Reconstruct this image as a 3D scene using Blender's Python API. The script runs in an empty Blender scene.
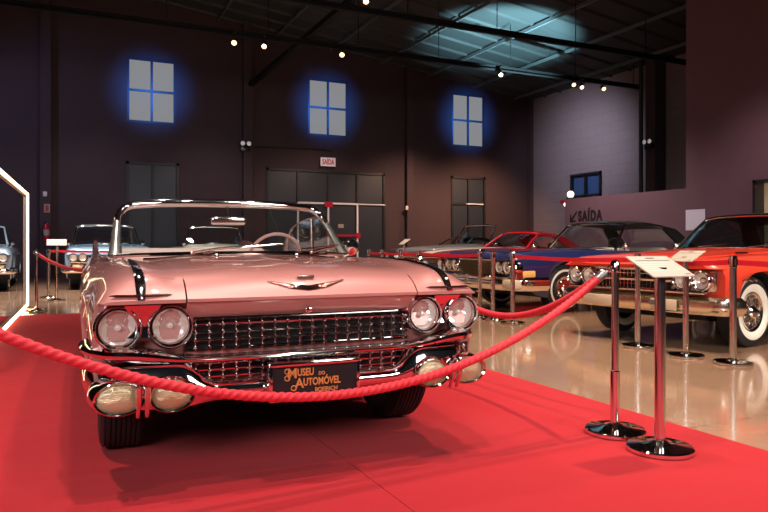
import bpy, bmesh, math, random
import numpy as np
from mathutils import Vector, Matrix

random.seed(4)
S = bpy.context.scene
COL = S.collection
PI = math.pi

# ------------------------------------------------------------------ camera
YAW = math.radians(25.5)
FPX = 680.0
CAMZ = 1.07
cam_d = bpy.data.cameras.new('camera')
cam_d.sensor_width = 36.0
cam_d.lens = 36.0 * FPX / 768.0
cam_d.shift_y = -12.0 / 768.0
cam_d.clip_end = 200
cam = bpy.data.objects.new('camera', cam_d)
cam.location = (0, 0, CAMZ)
cam.rotation_euler = (PI / 2, 0, -YAW)
COL.objects.link(cam)
S.camera = cam

# ------------------------------------------------------------------ view, world, lights
S.view_settings.view_transform = 'Standard'
S.view_settings.look = 'None'
S.view_settings.gamma = 1.0
S.view_settings.use_curve_mapping = False
S.view_settings.exposure = 0.0
S.cycles.use_denoising = True
S.cycles.max_bounces = 8
S.cycles.glossy_bounces = 5
S.cycles.transparent_max_bounces = 16
S.cycles.caustics_reflective = False
S.cycles.caustics_refractive = False
S.cycles.sample_clamp_indirect = 4.0

W = bpy.data.worlds.new('world'); S.world = W
W.use_nodes = True
bg = W.node_tree.nodes['Background']
bg.inputs[0].default_value = (0.55, 0.62, 0.85, 1)
bg.inputs[1].default_value = 0.012


def spot(name, loc, aim, power, size, col, blend=0.5, rad=0.08):
    d = bpy.data.lights.new(name, 'SPOT')
    d.energy = power; d.color = col; d.spot_size = math.radians(size)
    d.spot_blend = blend; d.shadow_soft_size = rad
    o = bpy.data.objects.new(name, d); COL.objects.link(o)
    o.location = loc
    v = Vector(aim) - Vector(loc)
    o.rotation_euler = v.to_track_quat('-Z', 'Y').to_euler()
    return o


def area(name, loc, aim, power, sx, sy, col):
    d = bpy.data.lights.new(name, 'AREA')
    d.energy = power; d.color = col; d.shape = 'RECTANGLE'; d.size = sx; d.size_y = sy; d.spread = math.radians(70)
    o = bpy.data.objects.new(name, d); COL.objects.link(o)
    o.location = loc
    v = Vector(aim) - Vector(loc)
    o.rotation_euler = v.to_track_quat('-Z', 'Y').to_euler()
    return o


WARM = (1.0, 0.80, 0.62); NEUT = (1.0, 0.92, 0.84); BLUE = (0.18, 0.38, 1.0); COOL = (0.62, 0.76, 1.0)
# added area lights behind the camera, filling the front and the chrome
area('front_fill', (-4.5, -4.5, 4.6), (1.2, 3.4, 0.5), 120, 5.0, 2.2, (0.95, 0.96, 1.0))
area('front_fill_right', (5.5, -5.0, 4.6), (5.0, 6.0, 0.3), 150, 4.0, 2.0, (1.0, 0.93, 0.85))
# lamps over the pink car on its carpet
spot('spot_car_front', (0.9, 2.1, 6.4), (1.0, 3.0, 0), 680, 75, NEUT, 0.6, 0.10)
spot('spot_car_side', (2.6, 3.4, 6.4), (1.3, 3.9, 0.6), 560, 70, NEUT, 0.6, 0.10)
spot('spot_car_rear', (0.6, 7.2, 6.4), (1.1, 5.0, 0.8), 420, 70, NEUT, 0.6, 0.10)
spot('spot_carpet_left', (-1.6, 3.6, 6.4), (-1.3, 3.4, 0), 820, 80, NEUT, 0.8, 0.12)
spot('spot_carpet_near', (2.4, 0.6, 6.4), (2.0, 1.8, 0), 330, 80, NEUT, 0.8, 0.12)
spot('spot_carpet_far', (-0.4, 9.6, 6.4), (-0.3, 10.6, 0), 620, 80, NEUT, 0.8, 0.12)
spot('spot_floor_left', (-0.6, 13.2, 6.4), (-0.5, 14.4, 0), 1100, 84, (1.0, .93, .86), 0.8, 0.12)
# lamps over the row of cars at the right
for i, (x, y, p) in enumerate(((4.9, 3.0, 1700), (7.4, 5.2, 900), (5.0, 7.6, 1700), (7.4, 9.2, 900), (5.8, 11.8, 1600), (8.0, 15.2, 1300), (9.5, 18.6, 800))):
    spot('spot_row', (x, y, 6.4), (x + 0.6, y + 0.3, 0.3), p, 80, WARM, 0.7, 0.10)
# lamps over the cars along the back wall
for i, (x, y, p) in enumerate(((-2.2, 15.2, 2600), (1.1, 15.2, 2600), (4.0, 15.4, 2200))):
    spot('spot_back', (x, y, 6.4), (x, y + 1.2, 0.4), p, 80, NEUT, 0.7, 0.10)
# warm wash on the lower back wall
for x, p, c in ((-3.5, 120, (0.9, 0.72, 0.78)), (0.8, 130, (0.9, 0.72, 0.80)), (4.8, 170, (0.95, 0.72, 0.74)), (8.6, 330, (1.0, 0.64, 0.50)), (12.4, 900, (1.0, 0.58, 0.40)), (15.6, 1100, (1.0, 0.56, 0.36))):
    spot('wash_wall', (x, 20.6, 4.9), (x, 24.0, 0.9), p, 100, c, 1.0, 0.3)
spot('wash_sign', (10.2, 13.4, 4.4), (12.9, 13.4, 1.5), 560, 105, (1.0, 0.76, 0.76), 1.0, 0.2)
spot('wash_sign', (10.2, 8.6, 4.2), (12.9, 8.6, 1.2), 230, 105, (1.0, 0.72, 0.80), 1.0, 0.2)
# cool wash round the high windows, on the block wall and the roof
for x in (2.8, 9.1, 15.3):
    spot('window_halo_fill', (x, 21.9, 6.2), (x, 24.0, 6.2), 560, 78, (0.05, 0.25, 1.0), 1.0, 0.2)  # added blue lamps imitating the hazy halo around each window
spot('haze_wash_left', (-6.0, 17.5, 6.6), (0.4, 24.0, 3.6), 1800, 62, (0.42, 0.50, 1.0), 1.0, 0.2)  # added lamp, washes the wall blue in place of hazy light shafts
spot('wash_block', (14.6, 19.4, 5.8), (18.5, 20.6, 4.2), 620, 100, (0.80, 0.78, 1.0), 1.0, 0.2)
spot('wash_roof', (12.6, 16.2, 4.6), (13.3, 18.2, 8.0), 5200, 70, (0.46, 0.84, 0.95), 0.6, 0.1)


# ------------------------------------------------------------------ materials
def lin(c):
    return tuple(((v / 12.92) if v <= 0.04045 else ((v + 0.055) / 1.055) ** 2.4) for v in c)


def rgb(h):
    return lin(tuple(int(h[i:i + 2], 16) / 255 for i in (0, 2, 4)))


MATS = {}


def pm(name, h, rough=0.5, metal=0.0, coat=0.0, bump=0.0, bscale=30.0, var=0.0, emit=0.0, emit_h=None, spec=0.5, sheen=0.0, stretch=(1, 1, 1)):
    if name in MATS:
        return MATS[name]
    m = bpy.data.materials.new(name); m.use_nodes = True
    nt = m.node_tree; b = nt.nodes['Principled BSDF']
    c = rgb(h)
    b.inputs['Base Color'].default_value = (*c, 1)
    b.inputs['Roughness'].default_value = rough
    b.inputs['Metallic'].default_value = metal
    b.inputs['Coat Weight'].default_value = coat
    b.inputs['Coat Roughness'].default_value = 0.04
    b.inputs['Specular IOR Level'].default_value = spec
    if sheen:
        b.inputs['Sheen Weight'].default_value = sheen
    if emit:
        b.inputs['Emission Color'].default_value = (*rgb(emit_h or h), 1)
        b.inputs['Emission Strength'].default_value = emit
    if bump or var:
        tc = nt.nodes.new('ShaderNodeTexCoord')
        mp = nt.nodes.new('ShaderNodeMapping'); mp.inputs['Scale'].default_value = stretch
        n = nt.nodes.new('ShaderNodeTexNoise'); n.inputs['Scale'].default_value = bscale; n.inputs['Detail'].default_value = 4
        nt.links.new(tc.outputs['Object'], mp.inputs[0]); nt.links.new(mp.outputs[0], n.inputs['Vector'])
        if bump:
            bp = nt.nodes.new('ShaderNodeBump'); bp.inputs['Strength'].default_value = bump; bp.inputs['Distance'].default_value = 0.02 if bump < .9 else .05
            nt.links.new(n.outputs['Fac'], bp.inputs['Height']); nt.links.new(bp.outputs[0], b.inputs['Normal'])
        if var:
            mx = nt.nodes.new('ShaderNodeMix'); mx.data_type = 'RGBA'
            mx.inputs[6].default_value = (*[v * (1 - var) for v in c], 1); mx.inputs[7].default_value = (*[min(1, v * (1 + var)) for v in c], 1)
            nt.links.new(n.outputs['Fac'], mx.inputs[0]); nt.links.new(mx.outputs[2], b.inputs['Base Color'])
    MATS[name] = m
    return m


def glass(name, tint, refl=0.10, rough=0.01):
    if name in MATS:
        return MATS[name]
    m = bpy.data.materials.new(name); m.use_nodes = True
    nt = m.node_tree; nt.nodes.clear()
    out = nt.nodes.new('ShaderNodeOutputMaterial'); mix = nt.nodes.new('ShaderNodeMixShader')
    t = nt.nodes.new('ShaderNodeBsdfTransparent'); t.inputs[0].default_value = (*tint, 1)
    g = nt.nodes.new('ShaderNodeBsdfGlossy'); g.inputs['Roughness'].default_value = rough; g.inputs[0].default_value = (0.95, 0.97, 1, 1)
    lw = nt.nodes.new('ShaderNodeLayerWeight'); lw.inputs['Blend'].default_value = 0.35
    mr = nt.nodes.new('ShaderNodeMapRange'); mr.inputs['To Min'].default_value = refl * 0.5; mr.inputs['To Max'].default_value = min(1, refl * 5)
    nt.links.new(lw.outputs['Facing'], mr.inputs['Value'])
    nt.links.new(mr.outputs[0], mix.inputs[0]); nt.links.new(t.outputs[0], mix.inputs[1]); nt.links.new(g.outputs[0], mix.inputs[2])
    nt.links.new(mix.outputs[0], out.inputs[0])
    MATS[name] = m
    return m


CHROME = pm('chrome', 'e2dedc', 0.07, 1.0)
CHROME_SOFT = pm('chrome_brushed', 'd8d2cc', 0.16, 1.0)
PINK = pm('pink_paint', 'b8746c', 0.42, 0.25, 1.0)
BLACK = pm('black_paint', '0d0d0f', 0.35, 0.0, 0.2)
RUBBER = pm('tyre_rubber', '141416', 0.62, bump=0.15, bscale=60)
DARK = pm('underbody_black', '0b0a0b', 0.8)
WHITEWALL = pm('white_rubber', 'e6e0d2', 0.55)
ROPE = pm('red_rope', 'cc1a28', 0.6, sheen=0.05, bump=0.25, bscale=220)
BELT = pm('red_belt', 'e81e36', 0.6)
LENS = pm('lamp_glass', 'f1e8da', 0.12, 0.0, 0.6, bump=0.9, bscale=26, stretch=(5, 1, .5))
LENS.node_tree.nodes['Principled BSDF'].inputs['Alpha'].default_value = 0.16
GLASS = glass('window_glass', (0.86, 0.90, 0.90), 0.07)
DGLASS = glass('tinted_glass', (0.42, 0.47, 0.48), 0.09)
AMBER = pm('parking_lens', 'c8b48c', 0.18, 0.35, 0.6, bump=0.35, bscale=60, stretch=(1, 1, 6))
REFL = pm('lamp_reflector', 'fff8ee', 0.28, 0.6)
ORANGE = pm('plate_orange', 'c9763a', 0.5)
WHITE = pm('white_card', 'a89c8f', 0.6, spec=.2)
INK = pm('ink', '3a3433', 0.7)


# ------------------------------------------------------------------ mesh builder
def hermite(xs, ys, x):
    xs = np.asarray(xs, float); ys = np.asarray(ys, float)
    x = np.clip(np.asarray(x, float), xs[0], xs[-1])
    d = np.diff(ys) / np.diff(xs)
    m = np.zeros_like(ys); m[0] = d[0]; m[-1] = d[-1]
    for i in range(1, len(xs) - 1):
        if d[i - 1] * d[i] <= 0:
            m[i] = 0
        else:
            w1 = 2 * (xs[i + 1] - xs[i]) + (xs[i] - xs[i - 1]); w2 = (xs[i + 1] - xs[i]) + 2 * (xs[i] - xs[i - 1])
            m[i] = (w1 + w2) / (w1 / d[i - 1] + w2 / d[i])
    k = np.clip(np.searchsorted(xs, x, side='right') - 1, 0, len(xs) - 2)
    h = xs[k + 1] - xs[k]; t = (x - xs[k]) / h
    return (2 * t**3 - 3 * t**2 + 1) * ys[k] + (t**3 - 2 * t**2 + t) * h * m[k] + (-2 * t**3 + 3 * t**2) * ys[k + 1] + (t**3 - t**2) * h * m[k + 1]


class MB:
    def __init__(s):
        s.v = []; s.f = []; s.mi = []

    def add(s, vs, fs, mi=0):
        o = len(s.v)
        s.v += [tuple(map(float, p)) for p in vs]
        s.f += [tuple(i + o for i in f) for f in fs]
        s.mi += [mi] * len(fs)
        return s

    def box(s, c, d, rot=None, mi=0):
        hx, hy, hz = d[0] / 2, d[1] / 2, d[2] / 2
        vs = [Vector((sx * hx, sy * hy, sz * hz)) for sx in (-1, 1) for sy in (-1, 1) for sz in (-1, 1)]
        if rot is not None:
            vs = [rot @ v for v in vs]
        vs = [v + Vector(c) for v in vs]
        return s.add(vs, [(0, 1, 3, 2), (4, 6, 7, 5), (0, 4, 5, 1), (2, 3, 7, 6), (0, 2, 6, 4), (1, 5, 7, 3)], mi)

    def bevbox(s, c, d, r=0.01, rot=None, mi=0, seg=2):
        bm = bmesh.new(); bmesh.ops.create_cube(bm, size=1)
        for v in bm.verts:
            v.co = Vector((v.co.x * d[0], v.co.y * d[1], v.co.z * d[2]))
        bmesh.ops.bevel(bm, geom=bm.edges[:], offset=min(r, min(d) * 0.49), segments=seg, affect='EDGES', profile=0.5)
        bm.verts.index_update()
        vs = [(rot @ v.co if rot is not None else v.co) + Vector(c) for v in bm.verts]
        fs = [tuple(v.index for v in f.verts) for f in bm.faces]
        bm.free()
        return s.add(vs, fs, mi)

    def rings(s, rings, closed_ring=True, cap=True, mi=0):
        n = len(rings[0]); vs = [p for r in rings for p in r]; fs = []
        for i in range(len(rings) - 1):
            for j in range(n if closed_ring else n - 1):
                a = i * n + j; b = i * n + (j + 1) % n
                fs.append((a, b, b + n, a + n))
        if cap and closed_ring:
            fs.append(tuple(range(n - 1, -1, -1)))
            o = (len(rings) - 1) * n
            fs.append(tuple(range(o, o + n)))
        return s.add(vs, fs, mi)

    def grid(s, P, mi=0):
        n = len(P[0])
        return s.rings(P, closed_ring=False, cap=False, mi=mi)

    def lathe(s, prof, org, axis, n=32, mi=0, sx=1.0, sy=1.0, up=None, cap=False):
        """prof: list of (radius, t along axis)."""
        a = Vector(axis).normalized()
        u = Vector(up) if up is not None else (Vector((0, 0, 1)) if abs(a.z) < 0.9 else Vector((0, 1, 0)))
        u = (u - a * u.dot(a)).normalized(); w = a.cross(u)
        R = []
        for r, t in prof:
            R.append([Vector(org) + a * t + w * (math.cos(2 * PI * k / n) * r * sx) + u * (math.sin(2 * PI * k / n) * r * sy) for k in range(n)])
        return s.rings(R, True, cap, mi)

    def cyl(s, p0, p1, r0, r1=None, n=16, mi=0):
        p0 = Vector(p0); p1 = Vector(p1); a = p1 - p0
        return s.lathe([(r0, 0), (r1 if r1 is not None else r0, a.length)], p0, a, n, mi, cap=True)

    def tube(s, pts, r, n=10, mi=0, sy=1.0, up=None, cap=True, closed=False):
        pts = [Vector(p) for p in pts]; R = []
        m = len(pts)
        for i, p in enumerate(pts):
            if closed:
                t = (pts[(i + 1) % m] - pts[i - 1]).normalized()
            else:
                t = (pts[min(i + 1, m - 1)] - pts[max(i - 1, 0)]).normalized()
            ref = Vector(up) if up is not None else (Vector((0, 0, 1)) if abs(t.z) < 0.95 else Vector((0, 1, 0)))
            u = (ref - t * ref.dot(t)).normalized(); w = t.cross(u)
            rr = r[i] if isinstance(r, (list, tuple)) else r
            R.append([p + w * (math.cos(2 * PI * k / n) * rr) + u * (math.sin(2 * PI * k / n) * rr * sy) for k in range(n)])
        if closed:
            R.append(R[0])
        return s.rings(R, True, cap and not closed, mi)

    def ball(s, c, r, n=12, mi=0, sc=(1, 1, 1)):
        R = []
        for i in range(n // 2 + 1):
            th = PI * i / (n // 2)
            R.append([Vector(c) + Vector((sc[0] * r * max(math.sin(th), 1e-4) * math.cos(2 * PI * k / n), sc[1] * r * max(math.sin(th), 1e-4) * math.sin(2 * PI * k / n), sc[2] * r * math.cos(th))) for k in range(n)])
        return s.rings(R, True, False, mi)

    def mesh(s, name, mats, angle=35):
        me = bpy.data.meshes.new(name)
        me.from_pydata(s.v, [], s.f)
        for m in (mats if isinstance(mats, (list, tuple)) else [mats]):
            me.materials.append(m)
        me.polygons.foreach_set('material_index', s.mi)
        bm = bmesh.new(); bm.from_mesh(me)
        bmesh.ops.remove_doubles(bm, verts=bm.verts, dist=1e-5)
        bmesh.ops.recalc_face_normals(bm, faces=bm.faces)
        bm.to_mesh(me); bm.free()
        me.polygons.foreach_set('use_smooth', [True] * len(me.polygons))
        me.set_sharp_from_angle(angle=math.radians(angle))
        return me

    def build(s, name, mats, parent=None, angle=35):
        o = bpy.data.objects.new(name, s.mesh(name, mats, angle))
        COL.objects.link(o)
        if parent is not None:
            o.parent = parent
        return o


def tag(o, label=None, cat=None, group=None, kind=None):
    if label: o['label'] = label
    if cat: o['category'] = cat
    if group: o['group'] = group
    if kind: o['kind'] = kind
    return o


def thing(name, label, cat, loc=(0, 0, 0), rz=0.0, group=None):
    o = bpy.data.objects.new(name, None); o.empty_display_size = 0.2
    COL.objects.link(o); o.location = loc; o.rotation_euler = (0, 0, rz)
    return tag(o, label, cat, group)


def struct(o):
    o['kind'] = 'structure'
    return o


def text_mb(body, size, bold=0.0, sx=1.0, depth=0.002, space=1.0):
    cu = bpy.data.curves.new('text', 'FONT'); cu.body = body; cu.size = size; cu.offset = bold; cu.extrude = depth
    cu.align_x = 'CENTER'; cu.align_y = 'CENTER'; cu.resolution_u = 4; cu.space_character = space
    o = bpy.data.objects.new('text', cu); COL.objects.link(o)
    dg = bpy.context.evaluated_depsgraph_get()
    me = bpy.data.meshes.new_from_object(o.evaluated_get(dg))
    vs = [(v.co.x * sx, v.co.y, v.co.z) for v in me.vertices]; fs = [tuple(p.vertices) for p in me.polygons]
    bpy.data.objects.remove(o); bpy.data.curves.remove(cu); bpy.data.meshes.remove(me)
    return vs, fs


def add_text(mb, body, size, M, bold=0.0, sx=1.0, depth=0.002, mi=0, space=1.0):
    vs, fs = text_mb(body, size, bold, sx, depth, space)
    mb.add([M @ Vector(v) for v in vs], fs, mi)


def frame_matrix(org, right, up):
    r = Vector(right).normalized(); u = Vector(up).normalized(); n = r.cross(u)
    M = Matrix(((r.x, u.x, n.x, org[0]), (r.y, u.y, n.y, org[1]), (r.z, u.z, n.z, org[2]), (0, 0, 0, 1)))
    return M


def arch_z(y, axles, R, Ra, zb):
    """Height of the lower body edge at station y: the wheel arch where there is one."""
    for ya in axles:
        d = abs(y - ya)
        if d < Ra:
            z = R + math.sqrt(Ra * Ra - d * d)
            hw_ = math.sqrt(max(0, Ra * Ra - (R - zb) ** 2))
            if d < hw_ + 1e-6:
                return max(zb, z if d < hw_ - 1e-6 else z)
    return zb


def arch_stations(axles, R, Ra, zb):
    out = []
    hw_ = math.sqrt(max(0, Ra * Ra - (R - zb) ** 2))
    for ya in axles:
        out += [ya - hw_ - .004, ya + hw_ + .004]
        out += [ya + hw_ * math.sin(PI / 2 * t) for t in np.linspace(-1, 1, 21)]
    return out


def car_hull(name, ys, half_fn, n_top, well_x, axles, R, Ra, zb_fn, cock, mats, parent):
    """Closed car body lofted along y, with wheel wells and a sunken cabin.
    half_fn(y) -> (top+side half profile from the centre outwards and down); cock = (y0, y1, half width, floor z)."""
    c0, c1, cw, zf = cock
    ys = sorted(set(round(float(y), 4) for y in list(ys) + arch_stations(axles, R, Ra, zb_fn(axles[0])) + [c0 - .004, c0 + .004, c1 - .004, c1 + .004]))
    mb = MB(); Rr = []; info = []
    for y in ys:
        half = half_fn(y)
        inside = c0 < y < c1
        top = [(x, (min(z, zf) if inside and x < cw else z)) for x, z in half[:n_top]]
        zb = zb_fn(y); za = arch_z(y, axles, R, Ra, zb)
        zl = half[n_top - 1][1]
        side = [(x, zl - (zl - z) * (zl - za) / (zl - zb)) for x, z in half[n_top:]]
        xl = side[-1][0]
        low = [(xl - .02, za), (well_x + .004, za), (well_x, zb), (.02, zb)]
        pts = top + side + low
        Rr.append([Vector((x, y, z)) for x, z in pts] + [Vector((-x, y, z)) for x, z in reversed(pts) if x > 1e-6])
        info.append(len(pts))
    n = len(Rr[0]); nh = info[0]; o = 0
    vs = [p for r in Rr for p in r]; fs = []; mi = []
    xs_t = [p[0] for p in half_fn(.5)]
    for i in range(len(Rr) - 1):
        ym = (ys[i] + ys[i + 1]) / 2
        for k in range(n):
            k2 = (k + 1) % n
            fs.append((i * n + k, i * n + k2, (i + 1) * n + k2, (i + 1) * n + k))
            q = min(k, n - k - 1) if k >= nh else k          # matching half index of this strip
            m_ = 0
            nt = n_top + (len(half_fn(.5)) - n_top)
            if q >= nt - 1:
                m_ = 1
            elif c0 - .01 < ym < c1 + .01 and q < n_top and xs_t[q] < cw + .002:
                m_ = 2
            mi.append(m_)
    fs.append(tuple(range(n - 1, -1, -1))); fs.append(tuple(range((len(Rr) - 1) * n, len(Rr) * n))); mi += [0, 0]
    mb.v = [tuple(v) for v in vs]; mb.f = fs; mb.mi = mi
    return mb.build(name, mats, parent)


CY, SY = math.cos(YAW), math.sin(YAW)


def on_wall_y(px, py, Y):
    xc = (px - 384) / FPX
    Z = Y / (CY - xc * SY)
    return Vector((Z * (SY + xc * CY), Y, CAMZ + (244 - py) * Z / FPX))


def on_wall_x(px, py, X):
    xc = (px - 384) / FPX
    Z = X / (SY + xc * CY)
    return Vector((X, Z * (CY - xc * SY), CAMZ + (244 - py) * Z / FPX))


# ------------------------------------------------------------------ room
YB = 24.0; XR = 13.0; XR2 = 18.5


def wall_mat(name, h, block=False, rough=0.75):
    m = pm(name, h, rough, bump=0.06, bscale=4, var=0.10, spec=0.25)
    if block:
        nt = m.node_tree; b = nt.nodes['Principled BSDF']
        tc = nt.nodes.new('ShaderNodeTexCoord'); mp = nt.nodes.new('ShaderNodeMapping')
        mp.inputs['Rotation'].default_value = (PI / 2, 0, PI / 2)
        br = nt.nodes.new('ShaderNodeTexBrick'); br.inputs['Scale'].default_value = 1.0
        br.inputs['Brick Width'].default_value = 0.8; br.inputs['Row Height'].default_value = 0.4; br.inputs['Mortar Size'].default_value = 0.015
        c = rgb(h)
        br.inputs['Color1'].default_value = (*c, 1); br.inputs['Color2'].default_value = (*[v * 0.96 for v in c], 1); br.inputs['Mortar'].default_value = (*[v * 0.86 for v in c], 1)
        sep = nt.nodes.new('ShaderNodeSeparateXYZ'); cmb = nt.nodes.new('ShaderNodeCombineXYZ')
        nt.links.new(tc.outputs['Object'], sep.inputs[0])
        nt.links.new(sep.outputs['Y'], cmb.inputs['X']); nt.links.new(sep.outputs['Z'], cmb.inputs['Y'])
        nt.links.new(cmb.outputs[0], br.inputs['Vector']); nt.links.new(br.outputs['Color'], b.inputs['Base Color'])
    return m


WALL = wall_mat('wall_paint', '46393c')
WALL2 = wall_mat('wall_paint_mauve', '6a535a')
WALL3 = wall_mat('block_paint', '857a7c', True)

# floor: polished concrete with saw-cut joints
m = bpy.data.materials.new('polished_concrete'); m.use_nodes = True
nt = m.node_tree; b = nt.nodes['Principled BSDF']
tc = nt.nodes.new('ShaderNodeTexCoord')
n1 = nt.nodes.new('ShaderNodeTexNoise'); n1.inputs['Scale'].default_value = 0.7; n1.inputs['Detail'].default_value = 8; n1.inputs['Roughness'].default_value = 0.65
n2 = nt.nodes.new('ShaderNodeTexNoise'); n2.inputs['Scale'].default_value = 14; n2.inputs['Detail'].default_value = 5
nt.links.new(tc.outputs['Object'], n1.inputs[0]); nt.links.new(tc.outputs['Object'], n2.inputs[0])
mx = nt.nodes.new('ShaderNodeMix'); mx.data_type = 'RGBA'
mx.inputs[6].default_value = (*rgb('93705a'), 1); mx.inputs[7].default_value = (*rgb('bd967a'), 1)
nt.links.new(n1.outputs['Fac'], mx.inputs[0])
mx2 = nt.nodes.new('ShaderNodeMix'); mx2.data_type = 'RGBA'; mx2.blend_type = 'MULTIPLY'; mx2.inputs[0].default_value = 0.25
nt.links.new(mx.outputs[2], mx2.inputs[6]); nt.links.new(n2.outputs['Color'], mx2.inputs[7])
sep = nt.nodes.new('ShaderNodeSeparateXYZ'); nt.links.new(tc.outputs['Object'], sep.inputs[0])


def joint(axis, off, period, w):
    a = nt.nodes.new('ShaderNodeMath'); a.operation = 'SUBTRACT'; nt.links.new(sep.outputs[axis], a.inputs[0]); a.inputs[1].default_value = off - period * 20
    p = nt.nodes.new('ShaderNodeMath'); p.operation = 'MODULO'; nt.links.new(a.outputs[0], p.inputs[0]); p.inputs[1].default_value = period
    l = nt.nodes.new('ShaderNodeMath'); l.operation = 'LESS_THAN'; nt.links.new(p.outputs[0], l.inputs[0]); l.inputs[1].default_value = w
    return l


ja = joint('Y', 2.80, 5.2, 0.008); jb = joint('X', 4.4, 5.2, 0.008)
mxj = nt.nodes.new('ShaderNodeMath'); mxj.operation = 'MAXIMUM'; nt.links.new(ja.outputs[0], mxj.inputs[0]); nt.links.new(jb.outputs[0], mxj.inputs[1])
mx3 = nt.nodes.new('ShaderNodeMix'); mx3.data_type = 'RGBA'; mx3.inputs[7].default_value = (*rgb('3a2c24'), 1)
nt.links.new(mxj.outputs[0], mx3.inputs[0]); nt.links.new(mx2.outputs[2], mx3.inputs[6]); nt.links.new(mx3.outputs[2], b.inputs['Base Color'])
mr = nt.nodes.new('ShaderNodeMapRange'); mr.inputs['To Min'].default_value = 0.08; mr.inputs['To Max'].default_value = 0.2
nt.links.new(n1.outputs['Fac'], mr.inputs['Value']); nt.links.new(mr.outputs[0], b.inputs['Roughness'])
b.inputs['Specular IOR Level'].default_value = 0.9
b.inputs['Coat Weight'].default_value = 0.5; b.inputs['Coat Roughness'].default_value = 0.07
bp = nt.nodes.new('ShaderNodeBump'); bp.inputs['Strength'].default_value = 0.03; bp.inputs['Distance'].default_value = 0.02
nt.links.new(n2.outputs['Fac'], bp.inputs['Height']); nt.links.new(bp.outputs[0], b.inputs['Normal'])
CONCRETE = m
struct(MB().box((5, 9, -0.1), (29, 32, 0.2)).build('floor', CONCRETE))

# back wall, with real openings for the windows and the doors
win_px = [(127, 56.5, 176, 61.5, 121.5), (308, 77.5, 348, 81.8, 135), (452, 92, 484.5, 96.5, 146)]
wins = []
for x0, yt0, x1, yt1, yb0 in win_px:
    a = on_wall_y(x0, yt0, YB); c = on_wall_y(x1, yt1, YB); d = on_wall_y(x0, yb0, YB)
    wins.append((a.x, c.x, d.z, (a.z + c.z) / 2))
door_px = [(126, 161, 179, 0), (266, 167.5, 385, 0), (451, 176, 485, 0)]
doors = []
for x0, yt, x1, _ in door_px:
    a = on_wall_y(x0, yt, YB); c = on_wall_y(x1, yt, YB)
    doors.append((a.x, c.x, 0.0, a.z))
holes = sorted([(h, 'w') for h in wins] + [(h, 'd') for h in doors])


def wall_with_holes(mb, x0, x1, z0, z1, hs, place):
    xs = sorted({x0, x1, *[h[0] for h in hs], *[h[1] for h in hs]})
    zs = sorted({z0, z1, *[h[2] for h in hs], *[h[3] for h in hs]})
    for i in range(len(xs) - 1):
        for j in range(len(zs) - 1):
            cx, cz = (xs[i] + xs[i + 1]) / 2, (zs[j] + zs[j + 1]) / 2
            if any(h[0] < cx < h[1] and h[2] < cz < h[3] for h in hs):
                continue
            place(xs[i], xs[i + 1], zs[j], zs[j + 1])


wb = MB()
wall_with_holes(wb, -9.2, 18.7, -0.02, 9.7, wins + doors, lambda a, c, d, e: wb.box(((a + c) / 2, YB + 0.15, (d + e) / 2), (c - a, 0.3, e - d)))
struct(wb.build('wall_back', WALL))
struct(MB().box((-9.1, 9, 4.8), (0.2, 30.5, 9.8)).build('wall_left', WALL))
# right: a low wall carrying the word, with a tall return nearer the camera
e0 = on_wall_x(565, 199, XR); e1 = on_wall_x(686, 188.5, XR)
dr = on_wall_x(757, 180.5, XR)
wr = MB()
ZL = (e0.z + e1.z) / 2
wr.box((XR + 0.1, (e0.y + e1.y) / 2, ZL / 2), (0.2, e0.y - e1.y, ZL))
wr.box((XR + 0.1, (e1.y + dr.y) / 2, 4.6), (0.2, e1.y - dr.y, 9.2))
dz1 = dr.y - 1.1
wr.box((XR + 0.1, (dr.y + dz1) / 2, (dr.z + 9.2) / 2), (0.2, dr.y - dz1, 9.2 - dr.z))
wr.box((XR + 0.1, (dz1 - 6) / 2, 4.6), (0.2, dz1 + 6, 9.2))
struct(wr.build('wall_right', WALL2))
# lit room behind the doorway
rm = MB()
rm.box((XR + 1.6, dr.y - 0.6, 1.6), (0.1, 4, 3.4)); rm.box((XR + 0.9, dr.y + 1.0, 1.6), (1.4, 0.1, 3.4)); rm.box((XR + 0.9, dr.y - 2.2, 1.6), (1.4, 0.1, 3.4)); rm.box((XR + 0.9, dr.y - .6, 3.3), (1.6, 3.3, 0.1))
struct(rm.build('wall_inner', pm('cream_paint', 'd8cdbd', 0.7)))
spot('doorway_lamp', (XR + 0.8, dr.y - 0.5, 3.2), (XR + 1.3, dr.y - 0.3, 0.5), 160, 140, WARM, 1, 0.15)
df = MB()
df.box((XR, dr.y - 0.03, dr.z / 2), (0.28, 0.06, dr.z)); df.box((XR, dz1 + 0.03, dr.z / 2), (0.28, 0.06, dr.z)); df.box((XR, (dr.y + dz1) / 2, dr.z - 0.03), (0.28, dr.y - dz1, 0.06))
struct(df.build('door_frame', pm('door_frame_black', '17151a', 0.5)))
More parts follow.
